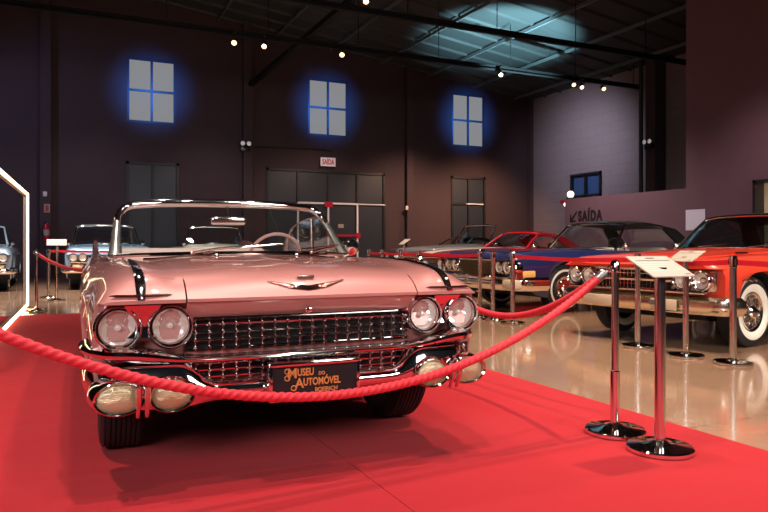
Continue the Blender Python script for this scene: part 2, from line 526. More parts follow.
# block wall beyond
sw0 = on_wall_x(571.5, 175, XR2); sw1 = on_wall_x(602, 195.5, XR2)
w2 = MB()
hole = (min(sw0.y, sw1.y), max(sw0.y, sw1.y), min(sw0.z, sw1.z), max(sw0.z, sw1.z))
wall_with_holes(w2, -6, YB, -0.02, 9.2, [hole], lambda a, c, d, e: w2.box((XR2 + 0.1, (a + c) / 2, (d + e) / 2), (0.2, c - a, e - d)))
struct(w2.build('wall_far_right', WALL3))
FRAME = pm('window_frame_dark', '15181f', 0.45)
BLUEGLASS = pm('dusk_glass', '39547e', 0.12, 0.0, 0.4)
f = MB(); y0, y1, z0, z1 = hole; t = 0.09
f.box((XR2, y0 + t / 2, (z0 + z1) / 2), (0.16, t, z1 - z0)); f.box((XR2, y1 - t / 2, (z0 + z1) / 2), (0.16, t, z1 - z0))
f.box((XR2, (y0 + y1) / 2, z0 + t / 2), (0.16, y1 - y0, t)); f.box((XR2, (y0 + y1) / 2, z1 - t / 2), (0.16, y1 - y0, t)); f.box((XR2, (y0 + y1) / 2, (z0 + z1) / 2), (0.16, t, z1 - z0))
wo = struct(f.build('window_4', FRAME))
MB().box((XR2 + 0.05, (y0 + y1) / 2, (z0 + z1) / 2), (0.02, y1 - y0, z1 - z0)).build('window_pane', BLUEGLASS, wo)
# tall column with its pipe in front of the block wall
ca = on_wall_x(645.5, 80, XR2 - 0.5); cb = on_wall_x(655, 80, XR2 - 0.5)
struct(MB().box((XR2 - 0.25, (ca.y + cb.y) / 2, 4.4), (0.5, ca.y - cb.y, 8.8)).build('trim_1', WALL))
p = MB(); p.cyl((XR2 - 0.58, ca.y + .12, 2.2), (XR2 - 0.58, ca.y + .12, 8.0), 0.07, n=12); struct(p.build('trim_2', pm('pipe_dark', '1d1a1f', 0.5)))

# windows: frosted panes lit by the sky outside
PANE = pm('frosted_pane', '141416', 0.7, emit=0.36, emit_h='d2d2d0', spec=0.1)
WF = pm('window_frame_steel', '222b3a', 0.5)
for i, (x0, x1, z0, z1) in enumerate(wins):
    f = MB(); t = 0.075
    for cx in (x0 + t / 2, (x0 + x1) / 2, x1 - t / 2):
        f.box((cx, YB + 0.06, (z0 + z1) / 2), (t, 0.10, z1 - z0))
    for cz in (z0 + t / 2, (z0 + z1) / 2, z1 - t / 2):
        f.box(((x0 + x1) / 2, YB + 0.06, cz), (x1 - x0, 0.098, t))
    wo = struct(f.build('window_%d' % (i + 1), WF))
    xm, zm = (x0 + x1) / 2, (z0 + z1) / 2
    for a, c in ((x0, xm), (xm, x1)):
        for d, e in ((z0, zm), (zm, z1)):
            MB().box(((a + c) / 2, YB + 0.08, (d + e) / 2), (c - a - 0.06, 0.02, e - d - 0.06)).build('window_pane', PANE, wo)

# doors in the back wall
DGREY = pm('door_dark_metal', '282f38', 0.45, 0.0, bump=0.03, bscale=5)
DFR = pm('door_frame_dark', '15161b', 0.5)
WLINE = pm('white_strip', 'd8dade', 0.5)
REDP = pm('red_bar', 'b01430', 0.4)
for i, (x0, x1, z0, z1) in enumerate(doors):
    f = MB(); t = 0.09
    f.box((x0 + t / 2, YB + 0.03, z1 / 2), (t, 0.14, z1)); f.box((x1 - t / 2, YB + 0.03, z1 / 2), (t, 0.14, z1)); f.box(((x0 + x1) / 2, YB + 0.03, z1 - t / 2), (x1 - x0, 0.14, t))
    ncol = (2, 4, 2)[i]
    zrail = on_wall_y((0, 330, 468)[i], (0, 203.5, 204)[i], YB).z if i else z1 * 0.62
    for k in range(1, ncol):
        cx = x0 + (x1 - x0) * k / ncol
        f.box((cx, YB + 0.03, z1 / 2), (t * .8, 0.13, z1))
    f.box(((x0 + x1) / 2, YB + 0.03, zrail), (x1 - x0, 0.128, t * .8))
    do = struct(f.build('door_%d' % (i + 1), DFR))
    for k in range(ncol):
        a = x0 + (x1 - x0) * k / ncol; c = x0 + (x1 - x0) * (k + 1) / ncol
        MB().box(((a + c) / 2, YB + 0.05, zrail / 2), (c - a, 0.05, zrail)).build('door_leaf', DGREY, do)
        MB().box(((a + c) / 2, YB + 0.05, (zrail + z1) / 2), (c - a, 0.05, z1 - zrail)).build('door_panel', DGREY, do)
    if i == 1:
        a = x0 + (x1 - x0) / 4; c = x0 + (x1 - x0) * 3 / 4; mid = (a + c) / 2
        s_ = MB()
        for cx in (a, mid, c):
            s_.box((cx, YB - 0.045, zrail / 2), (0.07, 0.02, zrail))
        s_.box((mid, YB - 0.045, zrail), (c - a, 0.02, 0.07))
        s_.box((c + (c - mid) / 2, YB - 0.045, zrail), (c - mid, 0.018, 0.04))
        s_.build('door_trim', WLINE, do)
        zb = on_wall_y(340, 235.5, YB).z
        r_ = MB(); r_.box(((mid + c) / 2, YB - 0.10, zb), (c - mid, 0.06, 0.07)); r_.box((mid, YB - 0.07, zb + 0.05), (0.2, 0.05, 0.2)); r_.box((c, YB - 0.07, zb), (0.2, 0.05, 0.2)); r_.box((mid, YB - 0.07, zrail - 0.04), (0.32, 0.05, 0.2))
        r_.build('push_bar', REDP, do)
        q = on_wall_y(341, 226, YB)
        MB().box((q.x, YB + 0.015, q.z), (0.22, 0.03, 0.14)).build('door_notice', WHITE, do)
    if i == 2:
        MB().box(((x0 + x1) / 2 + .3, YB - 0.045, zrail), ((x1 - x0) * .5, 0.02, 0.05)).build('door_trim', WLINE, do)

# pilasters along the back wall
for k, (xa, xb, mt) in enumerate(((40, 51, 'b'), (242, 251, 'b'), (404.5, 411, 'b'), (527, 531, 'b'))):
    a = on_wall_y(xa, 200, YB); c = on_wall_y(xb, 200, YB)
    struct(MB().box(((a.x + c.x) / 2, YB - 0.12, 4.5), (c.x - a.x, 0.24, 9.0)).build('trim_%d' % (k + 3), WALL))

# roof: two slopes of panels between ribs, purlins, beams
ROOF = pm('roof_panel', '2c3436', 0.7, var=0.12, bscale=2)
XRG = 3.0; SL = 0.128; ZE = 7.25


def roof_z(x):
    return ZE + SL * (XR2 - XRG) - SL * abs(x - XRG)


r = MB()
ys = np.arange(-6.5, YB + 0.3, 0.95)
for sgn, xe in ((1, XR2 + .2), (-1, -9.2)):
    P = []
    for y in ys:
        for dy, dz in ((0.0, 0.0), (0.06, 0.07), (0.89, 0.07)):
            P.append([(XRG, y + dy, roof_z(XRG) + dz), (xe, y + dy, roof_z(xe) + dz)])
    r.grid(P)
struct(r.build('ceiling', ROOF, angle=20))
STEEL = pm('roof_steel', '141517', 0.6, spec=.2)
STEEL_L = pm('roof_steel_pale', '5b676a', 0.5)
pu = MB()
for x in np.arange(5.0, XR2, 2.1):
    pu.box((x, 9, roof_z(x) - 0.05), (0.05, 30, 0.10))
struct(pu.build('ceiling_purlins', STEEL_L))
for k, (y, z) in enumerate(((17.6, 6.55), (14.6, 6.55))):
    bmx = MB(); bmx.box((4.7, y, z + .04), (27.4, 0.12, 0.05)); bmx.box((4.7, y, z - .06), (27.4, 0.1, 0.03))
    bmx.box((4.7, y, z), (27.4, 0.02, 0.1))
    if k < 2:
        for x in np.arange(-8, 18.2, 2.6):
            bmx.cyl((x, y, z), (x, y, roof_z(x)), 0.012, n=6)
    struct(bmx.build('ceiling_beam', STEEL))
bm2 = MB(); bm2.box((6.1, 9.0, 6.72), (0.16, 29.6, 0.14)); struct(bm2.build('ceiling_beam', STEEL))


# ------------------------------------------------------------------ car parts shared by all cars
def tyre_mesh(R, w, rim, white):
    h = w / 2; mb = MB()
    tread = []
    for k in range(7):
        a = -h * 0.78 + k * (h * 1.56 / 7); e = h * 1.56 / 7
        tread += [(R, a), (R, a + e * 0.7), (R - 0.010, a + e * 0.75), (R - 0.010, a + e * 0.97)]
    left = [(rim, -h * 0.80), (rim + 0.02, -h * 0.98), ((R + rim) / 2, -h * 1.05), (R - 0.03, -h * 0.98), (R - 0.008, -h * 0.82)]
    prof = left + tread + [(r, -t) for r, t in reversed(left)]
    mb.lathe(prof, (0, 0, 0), (1, 0, 0), 56)
    if white:
        for sg in (-1, 1):
            if white > .05:
                mb.lathe([(rim + 0.004, sg * h * 0.86), (rim + 0.022, sg * (h * 1.0 + .002)), ((R + rim) / 2, sg * (h * 1.05 + .003)), (R - .075, sg * (h * 1.03 + .003))], (0, 0, 0), (1, 0, 0), 56, 1)
            else:
                mb.lathe([((R + rim) / 2 - white * .5, sg * (h * 1.045 + .003)), ((R + rim) / 2, sg * (h * 1.05 + .003)), ((R + rim) / 2 + white * .5, sg * (h * 1.04 + .003))], (0, 0, 0), (1, 0, 0), 56, 1)
    return mb.mesh('tyre', [RUBBER, WHITEWALL], 40)


def rim_mesh(rim, w):
    h = w / 2; mb = MB()
    mb.lathe([(rim + 0.006, -h * .8), (rim - 0.01, -h * .7), (rim - 0.02, 0), (rim - 0.01, h * .7), (rim + 0.006, h * .8)], (0, 0, 0), (1, 0, 0), 40)
    mb.lathe([(rim - 0.015, h * .45), (0.02, h * .55)], (0, 0, 0), (1, 0, 0), 40)
    return mb.mesh('wheel', [CHROME_SOFT], 30)


def cap_mesh(rim, w, style):
    h = w / 2; mb = MB()
    if style == 'wire':
        n = 30
        for k in range(n):
            a = 2 * PI * k / n; a2 = a + (0.35 if k % 2 else -0.35)
            mb.cyl((h * .62, math.cos(a) * (rim - .02), math.sin(a) * (rim - .02)), (h * (1.0 if k % 2 else .75), math.cos(a2) * .06, math.sin(a2) * .06), 0.004, n=5)
        mb.lathe([(rim - .002, h * .72), (rim - .012, h * .95), (rim - .03, h * .86), (rim - .03, h * .6)], (0, 0, 0), (1, 0, 0), 40)
        mb.lathe([(0.075, h * .6), (0.07, h * 1.0), (0.05, h * 1.15), (0.0005, h * 1.2)], (0, 0, 0), (1, 0, 0), 24)
        return mb.mesh('hubcap', [CHROME], 30)
    mb.lathe([(rim - .002, h * .72), (rim - .014, h * .98), (rim * .72, h * .84), (rim * .62, h * .98), (rim * .34, h * 1.02), (rim * .26, h * 1.18), (0.0005, h * 1.22)], (0, 0, 0), (1, 0, 0), 40)
    for k in range(12):
        a = 2 * PI * k / 12
        mb.box((h * .93, math.cos(a) * rim * .7, math.sin(a) * rim * .7), (0.02, rim * .3, 0.02), Matrix.Rotation(a, 3, 'X'))
    return mb.mesh('hubcap', [CHROME], 30)


def wheels(root, axles, track, R, w, white=0.035, style='full', steer=0.0):
    rim = R * 0.56
    tm, rm_, cm = tyre_mesh(R, w, rim, white), rim_mesh(rim, w), cap_mesh(rim, w, style)
    for i, y in enumerate(axles):
        for sg in (-1, 1):
            o = bpy.data.objects.new('wheel', rm_); COL.objects.link(o); o.parent = root
            o.location = (sg * track / 2, y, R); o.rotation_euler = (0, 0, (PI if sg < 0 else 0) + (steer if i == 0 else 0))
            for nm, me in (('tyre', tm), ('hubcap', cm)):
                c = bpy.data.objects.new(nm, me); COL.objects.link(c); c.parent = o


def headlight(root, x, y, z, r, hood=0.03, label=None):
    mb = MB()
    mb.lathe([(r * 1.34, 0.05), (r * 1.36, -hood * .35), (r * 1.30, -hood * .8), (r * 1.22, -hood), (r * 1.16, -hood * .75), (r * 1.15, -hood * .1), (r * 1.10, -hood * .05), (r * 1.09, -hood * .5), (r * 1.05, -hood * .62), (r * 1.0, -hood * .45), (r * .99, 0.01)], (x, y, z), (0, 1, 0), 44)
    b = mb.build('headlight', CHROME, root)
    gr = MB(); gr.lathe([(r * 1.155, -hood * .16), (r * 1.10, -hood * .16)], (x, y, z), (0, 1, 0), 40); gr.build('dark_groove', BLACK, b)  # black ring giving the bezel groove its shade by colour
    rf = MB(); Rr = []
    for i, (q, t) in enumerate(((1.0, 0.0), (.88, .012), (.72, .024), (.55, .033), (.38, .040), (.2, .044), (.02, .045))):
        Rr.append([Vector((x + math.cos(2 * PI * k / 28) * r * q, y + t + random.uniform(-.006, .006) * q * (i > 0), z + math.sin(2 * PI * k / 28) * r * q)) for k in range(28)])
    rf.rings(Rr, True, False)
    rf.lathe([(.0005, -.002), (r * .16, 0), (r * .2, .03)], (x, y, z), (0, 1, 0), 14)
    rf.build('reflector', REFL, b, 4)
    ln = MB(); ln.lathe([(r * 1.0, -0.001), (r * .8, -0.012), (r * .45, -0.02), (0.0005, -0.023)], (x, y, z), (0, 1, 0), 32)
    ln.build('lens', LENS, b)
    return b


def steering_wheel(root, x, y, z, r, tilt, mat):
    mb = MB(); c = Vector((x, y, z)); rt = Matrix.Rotation(tilt, 3, 'X')
    mb.tube([c + rt @ Vector((r * math.cos(a), 0, r * math.sin(a))) for a in np.linspace(0, 2 * PI, 40, endpoint=False)], 0.013, 8, closed=True)
    for a in (0.15, PI - 0.15, -PI / 2):
        mb.cyl(c, c + rt @ Vector((r * math.cos(a), 0, r * math.sin(a))), 0.011, n=8)
    mb.ball(c + rt @ Vector((0, .01, 0)), 0.045, 12)
    mb.cyl(c, c + rt @ Vector((0, -0.55, -0.02)), 0.025, n=10)
    return mb.build('steering_wheel', mat, root)


def bench(root, y, w, zs, zb, mat, name='seat'):
    mb = MB()
    mb.bevbox((0, y, zs - .09), (w, 0.52, 0.18), 0.05, seg=3)
    mb.bevbox((0, y + 0.33, (zs + zb) / 2 - .05), (w, 0.17, zb - zs + .12), 0.06, Matrix.Rotation(-0.2, 3, 'X'), seg=3)
    for k in range(7):
        xx = -w / 2 + w * (k + .5) / 7
        mb.bevbox((xx, y + 0.30, (zs + zb) / 2 - .02), (w / 7 - 0.015, 0.17, (zb - zs) * .82), 0.03, Matrix.Rotation(-0.2, 3, 'X'))
    return mb.build(name, mat, root)


# ------------------------------------------------------------------ the pink convertible
PK = thing('convertible_car', 'pink 1950s convertible with quad headlights parked on the red carpet', 'car', (1.045, 3.06, .012), math.radians(-1.7))

KY = [-.085, -.05, 0, .08, .2, .5, .9, 1.25, 1.6, 2.6, 3.6, 4.6, 5.2, 5.45]
KX = [0, .3, .5, .62, .74, .85, .93, .97]
FIN_Y = (2.8, 5.45)
KZ = [
    [0.822, 0.862, 0.9, 0.93, 0.949, 0.969, 0.982, 0.99, 0.978, 0.96, 0.97, 0.95, 0.91, 0.86],
    [0.822, 0.861, 0.898, 0.927, 0.945, 0.965, 0.978, 0.986, 0.973, 0.955, 0.967, 0.948, 0.907, 0.857],
    [0.822, 0.858, 0.892, 0.919, 0.936, 0.954, 0.966, 0.972, 0.963, 0.95, 0.965, 0.945, 0.9, 0.85],
    [0.822, 0.858, 0.89, 0.916, 0.934, 0.951, 0.961, 0.964, 0.953, 0.945, 0.96, 0.93, 0.885, 0.84],
    [0.822, 0.866, 0.904, 0.929, 0.9435, 0.964, 0.9705, 0.968, 0.9475, 0.9425, 0.955, 0.92, 0.87, 0.83],
    [0.822, 0.856, 0.886, 0.908, 0.92, 0.934, 0.94, 0.938, 0.943, 0.945, 0.955, 0.94, 0.92, 0.88],
    [0.82, 0.838, 0.852, 0.866, 0.8718, 0.8818, 0.8868, 0.8904, 0.9046, 0.903, 0.9, 0.92, 0.93, 0.9],
    [0.812, 0.812, 0.81, 0.81, 0.8108, 0.8188, 0.8218, 0.8254, 0.8446, 0.843, 0.83, 0.8, 0.78, 0.76],
]


def plan(y):
    return float(hermite([-.085, -.03, .05, .3, 2.2, 5.45], [.91, .93, .94, .955, 1.0, .965], y))


ZCOL = {}


def ztop(x, y):
    k = round(float(y), 4)
    if k not in ZCOL:
        ZCOL[k] = [float(hermite(KY, kz, k)) for kz in KZ]
    return float(hermite(KX, ZCOL[k], min(abs(x), .97)))


XS = list(np.linspace(0, .5, 9)) + [.545, .555, .59, .62, .66, .70, .729, .735, .78, .82, .85, .88, .91, .93, .95, .97]


def fin(y):
    return float(hermite([2.6, 3.6, 4.6, 5.2, 5.45], [0, .02, .09, .185, .17], y)) if y > 2.6 else 0.0


def hull_ring(y):
    half = []
    for x in XS:
        z = ztop(x, y)
        if x < .55 and y < 1.22:
            z -= 0.04
        if .83 < x < .89:
            z += fin(y)
        half.append((x * plan(y), z))
    p = plan(y)
    half += [(.982 * p, .74), (.986 * p, .65), (.98 * p, .52), (.965 * p, .40), (.95 * p, zbot(y) + .02), (.93 * p, zbot(y))]
    return half


def zbot(y):
    return float(hermite([0.0, .4, 4.9, 5.45], [.40, .27, .27, .42], y))


ysec = [.03, .06, .1, .15, .2, .3, .4, .5, .65, .8, 1.0, 1.15, 1.215, 1.225, 1.4, 1.6, 1.9, 2.3, 2.6, 3.0, 3.4, 3.8, 4.2, 4.6, 4.9, 5.1, 5.25, 5.35, 5.45]
body = car_hull('body', ysec, hull_ring, len(XS), .54, (.76, 4.06), .37, .405, zbot, (1.74, 3.5, .731, .45), [PINK, DARK, pm('cabin_trim', 'c9a29a', 0.5)], PK)
# the brow over the headlights
for sg in (-1, 1):
    br = MB(); R = []
    for y in (-.085, -.078, -.065, -.05, -.03, 0, .03, .06):
        xs = [.555, .59, .62, .66, .70, .74, .78, .82, .85, .88, .91, .93, .95, .97]
        top = [Vector((sg * x * (plan(y) if x > .7 else 1 + (plan(y) - 1) * (x - .555) / .145), y, ztop(x, y))) for x in xs]
        low = [Vector((v.x, y, min(.806, v.z - .006))) for v in reversed(top)]
        R.append(top + low)
    br.rings(R, True, True); br.build('fender_brow', PINK, PK)
hd = MB(); R = []
for y in (-.085, -.08, -.07, -.06, -.045, -.03, -.01, .02, .06, .1, .15, .2, .3, .4, .5, .65, .8, 1.0, 1.1, 1.18, 1.21):
    xs = list(np.linspace(-.548, .548, 25))
    cre = 0.006
    top = [Vector((x, y, ztop(x, y) + cre * max(0, 1 - abs(x) / .10) * min(1, max(0, (y + .08) / .4)))) for x in xs]
    low = [Vector((x, y, min(.808, v.z - .008) if y < .03 else v.z - .03)) for x, v in zip(reversed(xs), reversed(top))]
    R.append(top + low)
hd.rings(R, True, True)
hd.build('hood', PINK, PK)
# slanted painted panel under the hood lip, then the chrome header
hp = MB()
hp.rings([[Vector((x, -.072, .806)), Vector((x, -.02, .742)), Vector((x, .04, .735)), Vector((x, .04, .806))] for x in np.linspace(-.548, .548, 13)], True, True)
hp.build('header_panel', PINK, PK)
hb = MB()
hb.tube([(x, -.035 + .015 * (x / .55) ** 2, .733) for x in np.linspace(-.545, .545, 17)], .016, 10, sy=.55)
hb.build('grille_header', CHROME, PK)
hk = MB(); hk.bevbox((0, -.06, .755), (.035, .03, .02), .006); hk.build('hood_latch', CHROME, PK)
# headlight pockets
for sg in (-1, 1):
    hs = MB()
    hs.rings([[Vector((sg * x, -.055, .812)), Vector((sg * x, -.03, .80)), Vector((sg * x, .012, .71)), Vector((sg * x, -.01, .645)), Vector((sg * x, .05, .64)), Vector((sg * x, .05, .812))] for x in (.545, .62, .73, .843, .885, .90)], True, True)
    hs.build('headlight_surround', PINK, PK)
    vv = MB()
    vv.rings([[Vector((sg * .728 - w_, y, z)), Vector((sg * .728 + w_, y, z)), Vector((sg * .728 + w_, .02, z)), Vector((sg * .728 - w_, .02, z))] for z, w_, y in ((.80, .075, -.075), (.775, .06, -.06), (.73, .022, -.03), (.69, .03, -.03), (.66, .06, -.04))], True, True)
    vv.build('headlight_divider', CHROME, PK)
    for x in (.824, .612):
        headlight(PK, sg * x, -.022, .704, .073, 0.042)
# jewelled grille in two tiers
def half_grille(z0, z1, rows, half, zin):
    g = MB()
    nx = int(half * 2 / .0575)
    xsn = [(-half + (k + .5) * 2 * half / nx) for k in range(nx)]
    yf = lambda x: -.022 + .03 * (x / .95) ** 2
    zs = [z0 + (z1 - z0) * (k + .5) / rows for k in range(rows)]
    for z in zs:
        g.tube([(x, yf(x), z) for x in np.linspace(-half, half, 25)], .0042, 6)
    for x in xsn:
        g.tube([(x, yf(x) + .002, z0), (x, yf(x) + .002, z1)], .0042, 6)
        for z in zs:
            g.lathe([(.003, 0), (.0085, -.010), (.007, -.020), (.0008, -.026)], (x, yf(x), z), (0, 1, 0), 8)
    o = g.build('grille', CHROME, PK)
    bk = MB(); bk.box((0, .034, (z0 + z1) / 2), (2 * half + .02, .03, z1 - z0)); bk.build('grille_backing', BLACK, o)
half_grille(.582, .718, 4, .535, 0)
half_grille(.452, .545, 3, .89, 0)
sd = MB(); sd.box((0, .06, .565), (1.8, .03, .08)); sd.build('grille_shelf', BLACK, PK)

# full-width chrome bumper bar that wraps the corners
ts = np.linspace(-1, 1, 61)


def bumper_path(t, fwd, halfw, back):
    """t -1..1 across, wrapping round the corner in the last tenth."""
    a = abs(t); s = 1 if t > 0 else -1
    if a < .86:
        u = a / .86
        return s * u * (halfw - .10), fwd + .05 * u ** 3
    ang = (a - .86) / .14 * (PI / 2)
    return s * (halfw - .10 + .10 * math.sin(ang)), fwd + .05 + (1 - math.cos(ang)) * back


def bumper(name, zc, hh, fwd, dep, halfw, back, mat, parent):
    mb = MB(); R = []
    for t in ts:
        x, y = bumper_path(t, fwd, halfw, back)
        a = abs(t)
        z = zc(a); h = hh(a); d = dep(a)
        s = 1 if t > 0 else -1
        ang = max(0, (a - .86) / .14) * (PI / 2)
        nx, ny = s * math.sin(ang), -math.cos(ang)
        R.append([Vector((x + nx * dd, y + ny * dd, z + hz)) for dd, hz in ((0, -h), (d * .55, -h * .9), (d * .92, -h * .45), (d, 0), (d * .9, h * .45), (d * .5, h * .9), (0, h), (-.02, h), (-.02, -h))])
    mb.rings(R, True, True)
    return mb.build(name, mat, parent)


sm = lambda a, e0, e1: max(0, min(1, (a - e0) / (e1 - e0))) ** 2 * (3 - 2 * max(0, min(1, (a - e0) / (e1 - e0))))
bumper('bumper_bar', lambda a: .560 + .036 * sm(a, .5, .9), lambda a: .015 + .020 * sm(a, .5, .85), -.075, lambda a: .055 + .02 * sm(a, .5, .9), .905, .33, CHROME, PK)
lowb = bumper('lower_bumper', lambda a: .415 + .035 * sm(a, .45, .62), lambda a: .042 + .060 * sm(a, .45, .62) - .01 * sm(a, .8, 1), -.06, lambda a: .05 + .012 * sm(a, .45, .6), .905, .36, CHROME, PK)
# oval lamp pods in the bumper ends
for sg in (-1, 1):
    for x, wx, yy in ((.822, .108, -.10), (.618, .096, -.115)):
        pd = MB()
        pd.lathe([(.110, .16), (.112, .08), (.104, .03), (.098, .0), (.090, -.008), (.082, -.002), (.080, .015)], (sg * x, yy - .015, .424), (0, 1, 0), 44, sx=wx / .098, sy=.74)
        o = pd.build('fog_lamp', CHROME, PK)
        ln = MB(); ln.lathe([(.083, .012), (.07, -.002), (.04, -.012), (.0005, -.015)], (sg * x, yy - .012, .424), (0, 1, 0), 36, sx=wx / .098, sy=.74)
        ln.build('lens', AMBER, o)
    og = MB()
    for dx in (-.018, .018):
        og.tube([(sg * .733 + dx, -.13, .50), (sg * .733 + dx, -.155, .47), (sg * .733 + dx, -.155, .41), (sg * .733 + dx, -.12, .345)], [.009, .012, .012, .008], 8)
    og.build('bumper_guard', CHROME, PK)
# plate in its chrome frame
pl = MB()
for c_, d_ in (((0, -.145, .523), (.43, .05, .022)), ((0, -.145, .367), (.43, .05, .016)), ((-.206, -.145, .445), (.02, .05, .16)), ((.206, -.145, .445), (.02, .05, .16))):
    pl.bevbox(c_, d_, .008)
po = pl.build('plate_frame', CHROME, PK)
pp = MB(); pp.box((0, -.14, .445), (.40, .02, .145)); pp.build('licence_plate', pm('plate_black', '131013', .4), po)
tx = MB()
M = frame_matrix((0.0, -.153, .445), (1, 0, 0), (0, 0, 1))
add_text(tx, 'M', .062, M @ Matrix.Translation((-.105, .034, 0)), .0012, .95, .001)
add_text(tx, 'USEU', .046, M @ Matrix.Translation((-.043, .037, 0)), .0012, .72, .001)
add_text(tx, 'DO', .022, M @ Matrix.Translation((.033, .028, 0)), .0006, .9, .001)
add_text(tx, 'A', .062, M @ Matrix.Translation((-.072, -.012, 0)), .0012, .95, .001)
add_text(tx, 'UTOMÓVEL', .046, M @ Matrix.Translation((.034, -.008, 0)), .0012, .72, .001)
add_text(tx, 'BOEIRICH', .026, M @ Matrix.Translation((.055, -.045, 0)), .0006, .95, .001)
for cx, cz in ((-.128, .046), (-.128, .016), (-.098, -.030)):
    tx.tube([M @ Vector((cx + .012 * math.cos(a), cz + .011 * math.sin(a), 0.001)) for a in np.linspace(0, 2 * PI, 14, endpoint=False)], .0026, 6, closed=True)
tx.build('plate_lettering', ORANGE, po)

# hood emblem: crest over a wide V
em = MB()
for sg in (-1, 1):
    em.rings([[Vector((sg * x, -.062 - k * .004, z)) for k, z in ((0, z0), (1, z0 - h / 2), (0, z0 - h))] for x, z0, h in ((0, .866, .022), (.09, .876, .02), (.185, .890, .005))], True, True)
for v in range(len(em.v)):
    x, y, z = em.v[v]
    yy = -.08
    for q in np.linspace(-.08, .1, 60):
        if ztop(x, q) >= z:
            yy = q; break
    em.v[v] = (x, yy - .006 + (y + .062), z)
em.build('hood_emblem', pm('emblem_metal', '8c5a52', .18, .9), PK)
cr = MB(); cr.bevbox((0, -.012, .905), (.085, .014, .016), .006, Matrix.Rotation(.7, 3, 'X')); cr.build('hood_crest', pm('crest_metal', '8f8078', .25, .8), PK)

# chrome strip along each fender crest, with its small cross piece
for sg in (-1, 1):
    st = MB()
    P = [Vector((sg * .735, y, ztop(.735, y) + .003)) for y in (-.09, -.07, -.05, -.02, .02, .08, .15, .25, .4, .6, .8, 1.0)]
    st.tube(P, [.014, .018, .02, .021, .021, .021, .02, .019, .018, .016, .014, .008], 8, sy=.45)
    st.build('fender_strip', CHROME, PK)
    wg = MB()
    wg.tube([(sg * .735 + dx, -.074 - .012 * (1 - abs(dx) / .125) + .006, .842) for dx in np.linspace(-.125, .125, 13)], [.002] + [.0075] * 11 + [.002], 8, sy=.7)
    wg.build('fender_ornament', pm('chrome_dark', '6a5a56', .2, 1.0), PK)

# windshield
def ws_base(u):
    return Vector((.775 * math.copysign(abs(u) ** .92, u), 1.17 + .40 * abs(u) ** 2.4, 0.998 - .020 * u * u))


def ws_top(u):
    return Vector((.735 * math.copysign(abs(u) ** .95, u), 1.905 + .10 * abs(u) ** 3, 1.352 - .030 * abs(u) ** 3))


us = np.linspace(-1, 1, 41)
wg = MB()
wg.grid([[ws_base(u).lerp(ws_top(u), k / 8) + Vector((0, -.05 * math.sin(PI * k / 8), .0)) for u in us] for k in range(9)])
wo = wg.build('windshield', GLASS, PK)


def arc(p0, p1, p2, n=7):
    return [p0.lerp(p1, t).lerp(p1.lerp(p2, t), t) for t in np.linspace(0, 1, n)]


hf = MB()
uc = .80
mid_ = [ws_top(u) for u in np.linspace(-uc, uc, 31)]
cl_ = arc(ws_base(-1).lerp(ws_top(-1), .66), ws_top(-1) + Vector((0, 0, .012)), ws_top(-uc))
cr_ = arc(ws_top(uc), ws_top(1) + Vector((0, 0, .012)), ws_base(1).lerp(ws_top(1), .66))
P = cl_[:-1] + mid_ + cr_[1:]
hf.tube(P, [.023 + .005 * min(1, min(k, len(P) - 1 - k) / 6) for k in range(len(P))], 12, sy=1.0)
hf.build('windshield_header', CHROME, PK)
for sg in (-1, 1):
    pa = MB()
    a, c = ws_base(sg), ws_top(sg)
    P = [a + Vector((0, .04, -.04)), a, a.lerp(c, .2), a.lerp(c, .45), a.lerp(c, .68)]
    pa.tube(P, [.050, .046, .036, .030, .0255], 10, sy=.75)
    pa.build('windshield_pillar', pm('chrome_satin', 'e8e2da', .26, 1.0), PK)
ct = MB(); ct.tube([ws_base(u) + Vector((0, -.012, .004)) for u in us], .013, 8); ct.build('cowl_trim', CHROME, PK)
cg = MB(); cg.tube([(x, 1.13 + .30 * abs(x / .74) ** 2.4, ztop(x, 1.13) + .003) for x in np.linspace(-.62, .62, 19)], .007, 6); cg.build('cowl_vent', pm('chrome_dark', '6a5a56', .2, 1.0), PK)
for x0, x1 in ((-.42, .02), (.42, .80)):
    wi = MB()
    if x0 < 0:
        P = [(-.36, 1.12, 1.006), (-.2, 1.15, 1.03), (0.06, 1.19, 1.05)]
        B = [(-.30, 1.16, 1.02), (.22, 1.185, 1.06)]
    else:
        P = [(.40, 1.15, 1.005), (.52, 1.22, 1.03), (.62, 1.32, 1.035)]
        B = [(.34, 1.17, 1.025), (.68, 1.40, 1.05)]
    wi.tube(P, .008, 8); wi.tube(B, .006, 6); wi.ball(P[0], .012, 10)
    wi.build('wiper', CHROME_SOFT, PK)
for x in (-.22, .28):
    nz = MB(); nz.lathe([(.012, 0), (.012, .015), (.006, .024)], (x, 1.08, ztop(x, 1.08)), (0, 0, 1), 12); nz.build('washer_nozzle', CHROME, PK)
# rear-view mirror
mm = MB(); mm.tube([(0, 1.90, 1.34), (0, 1.885, 1.29), (.0, 1.87, 1.245)], .007, 8); mm.bevbox((.0, 1.86, 1.225), (.25, .035, .06), .02, seg=3)
mm.build('rear_view_mirror', CHROME, PK)
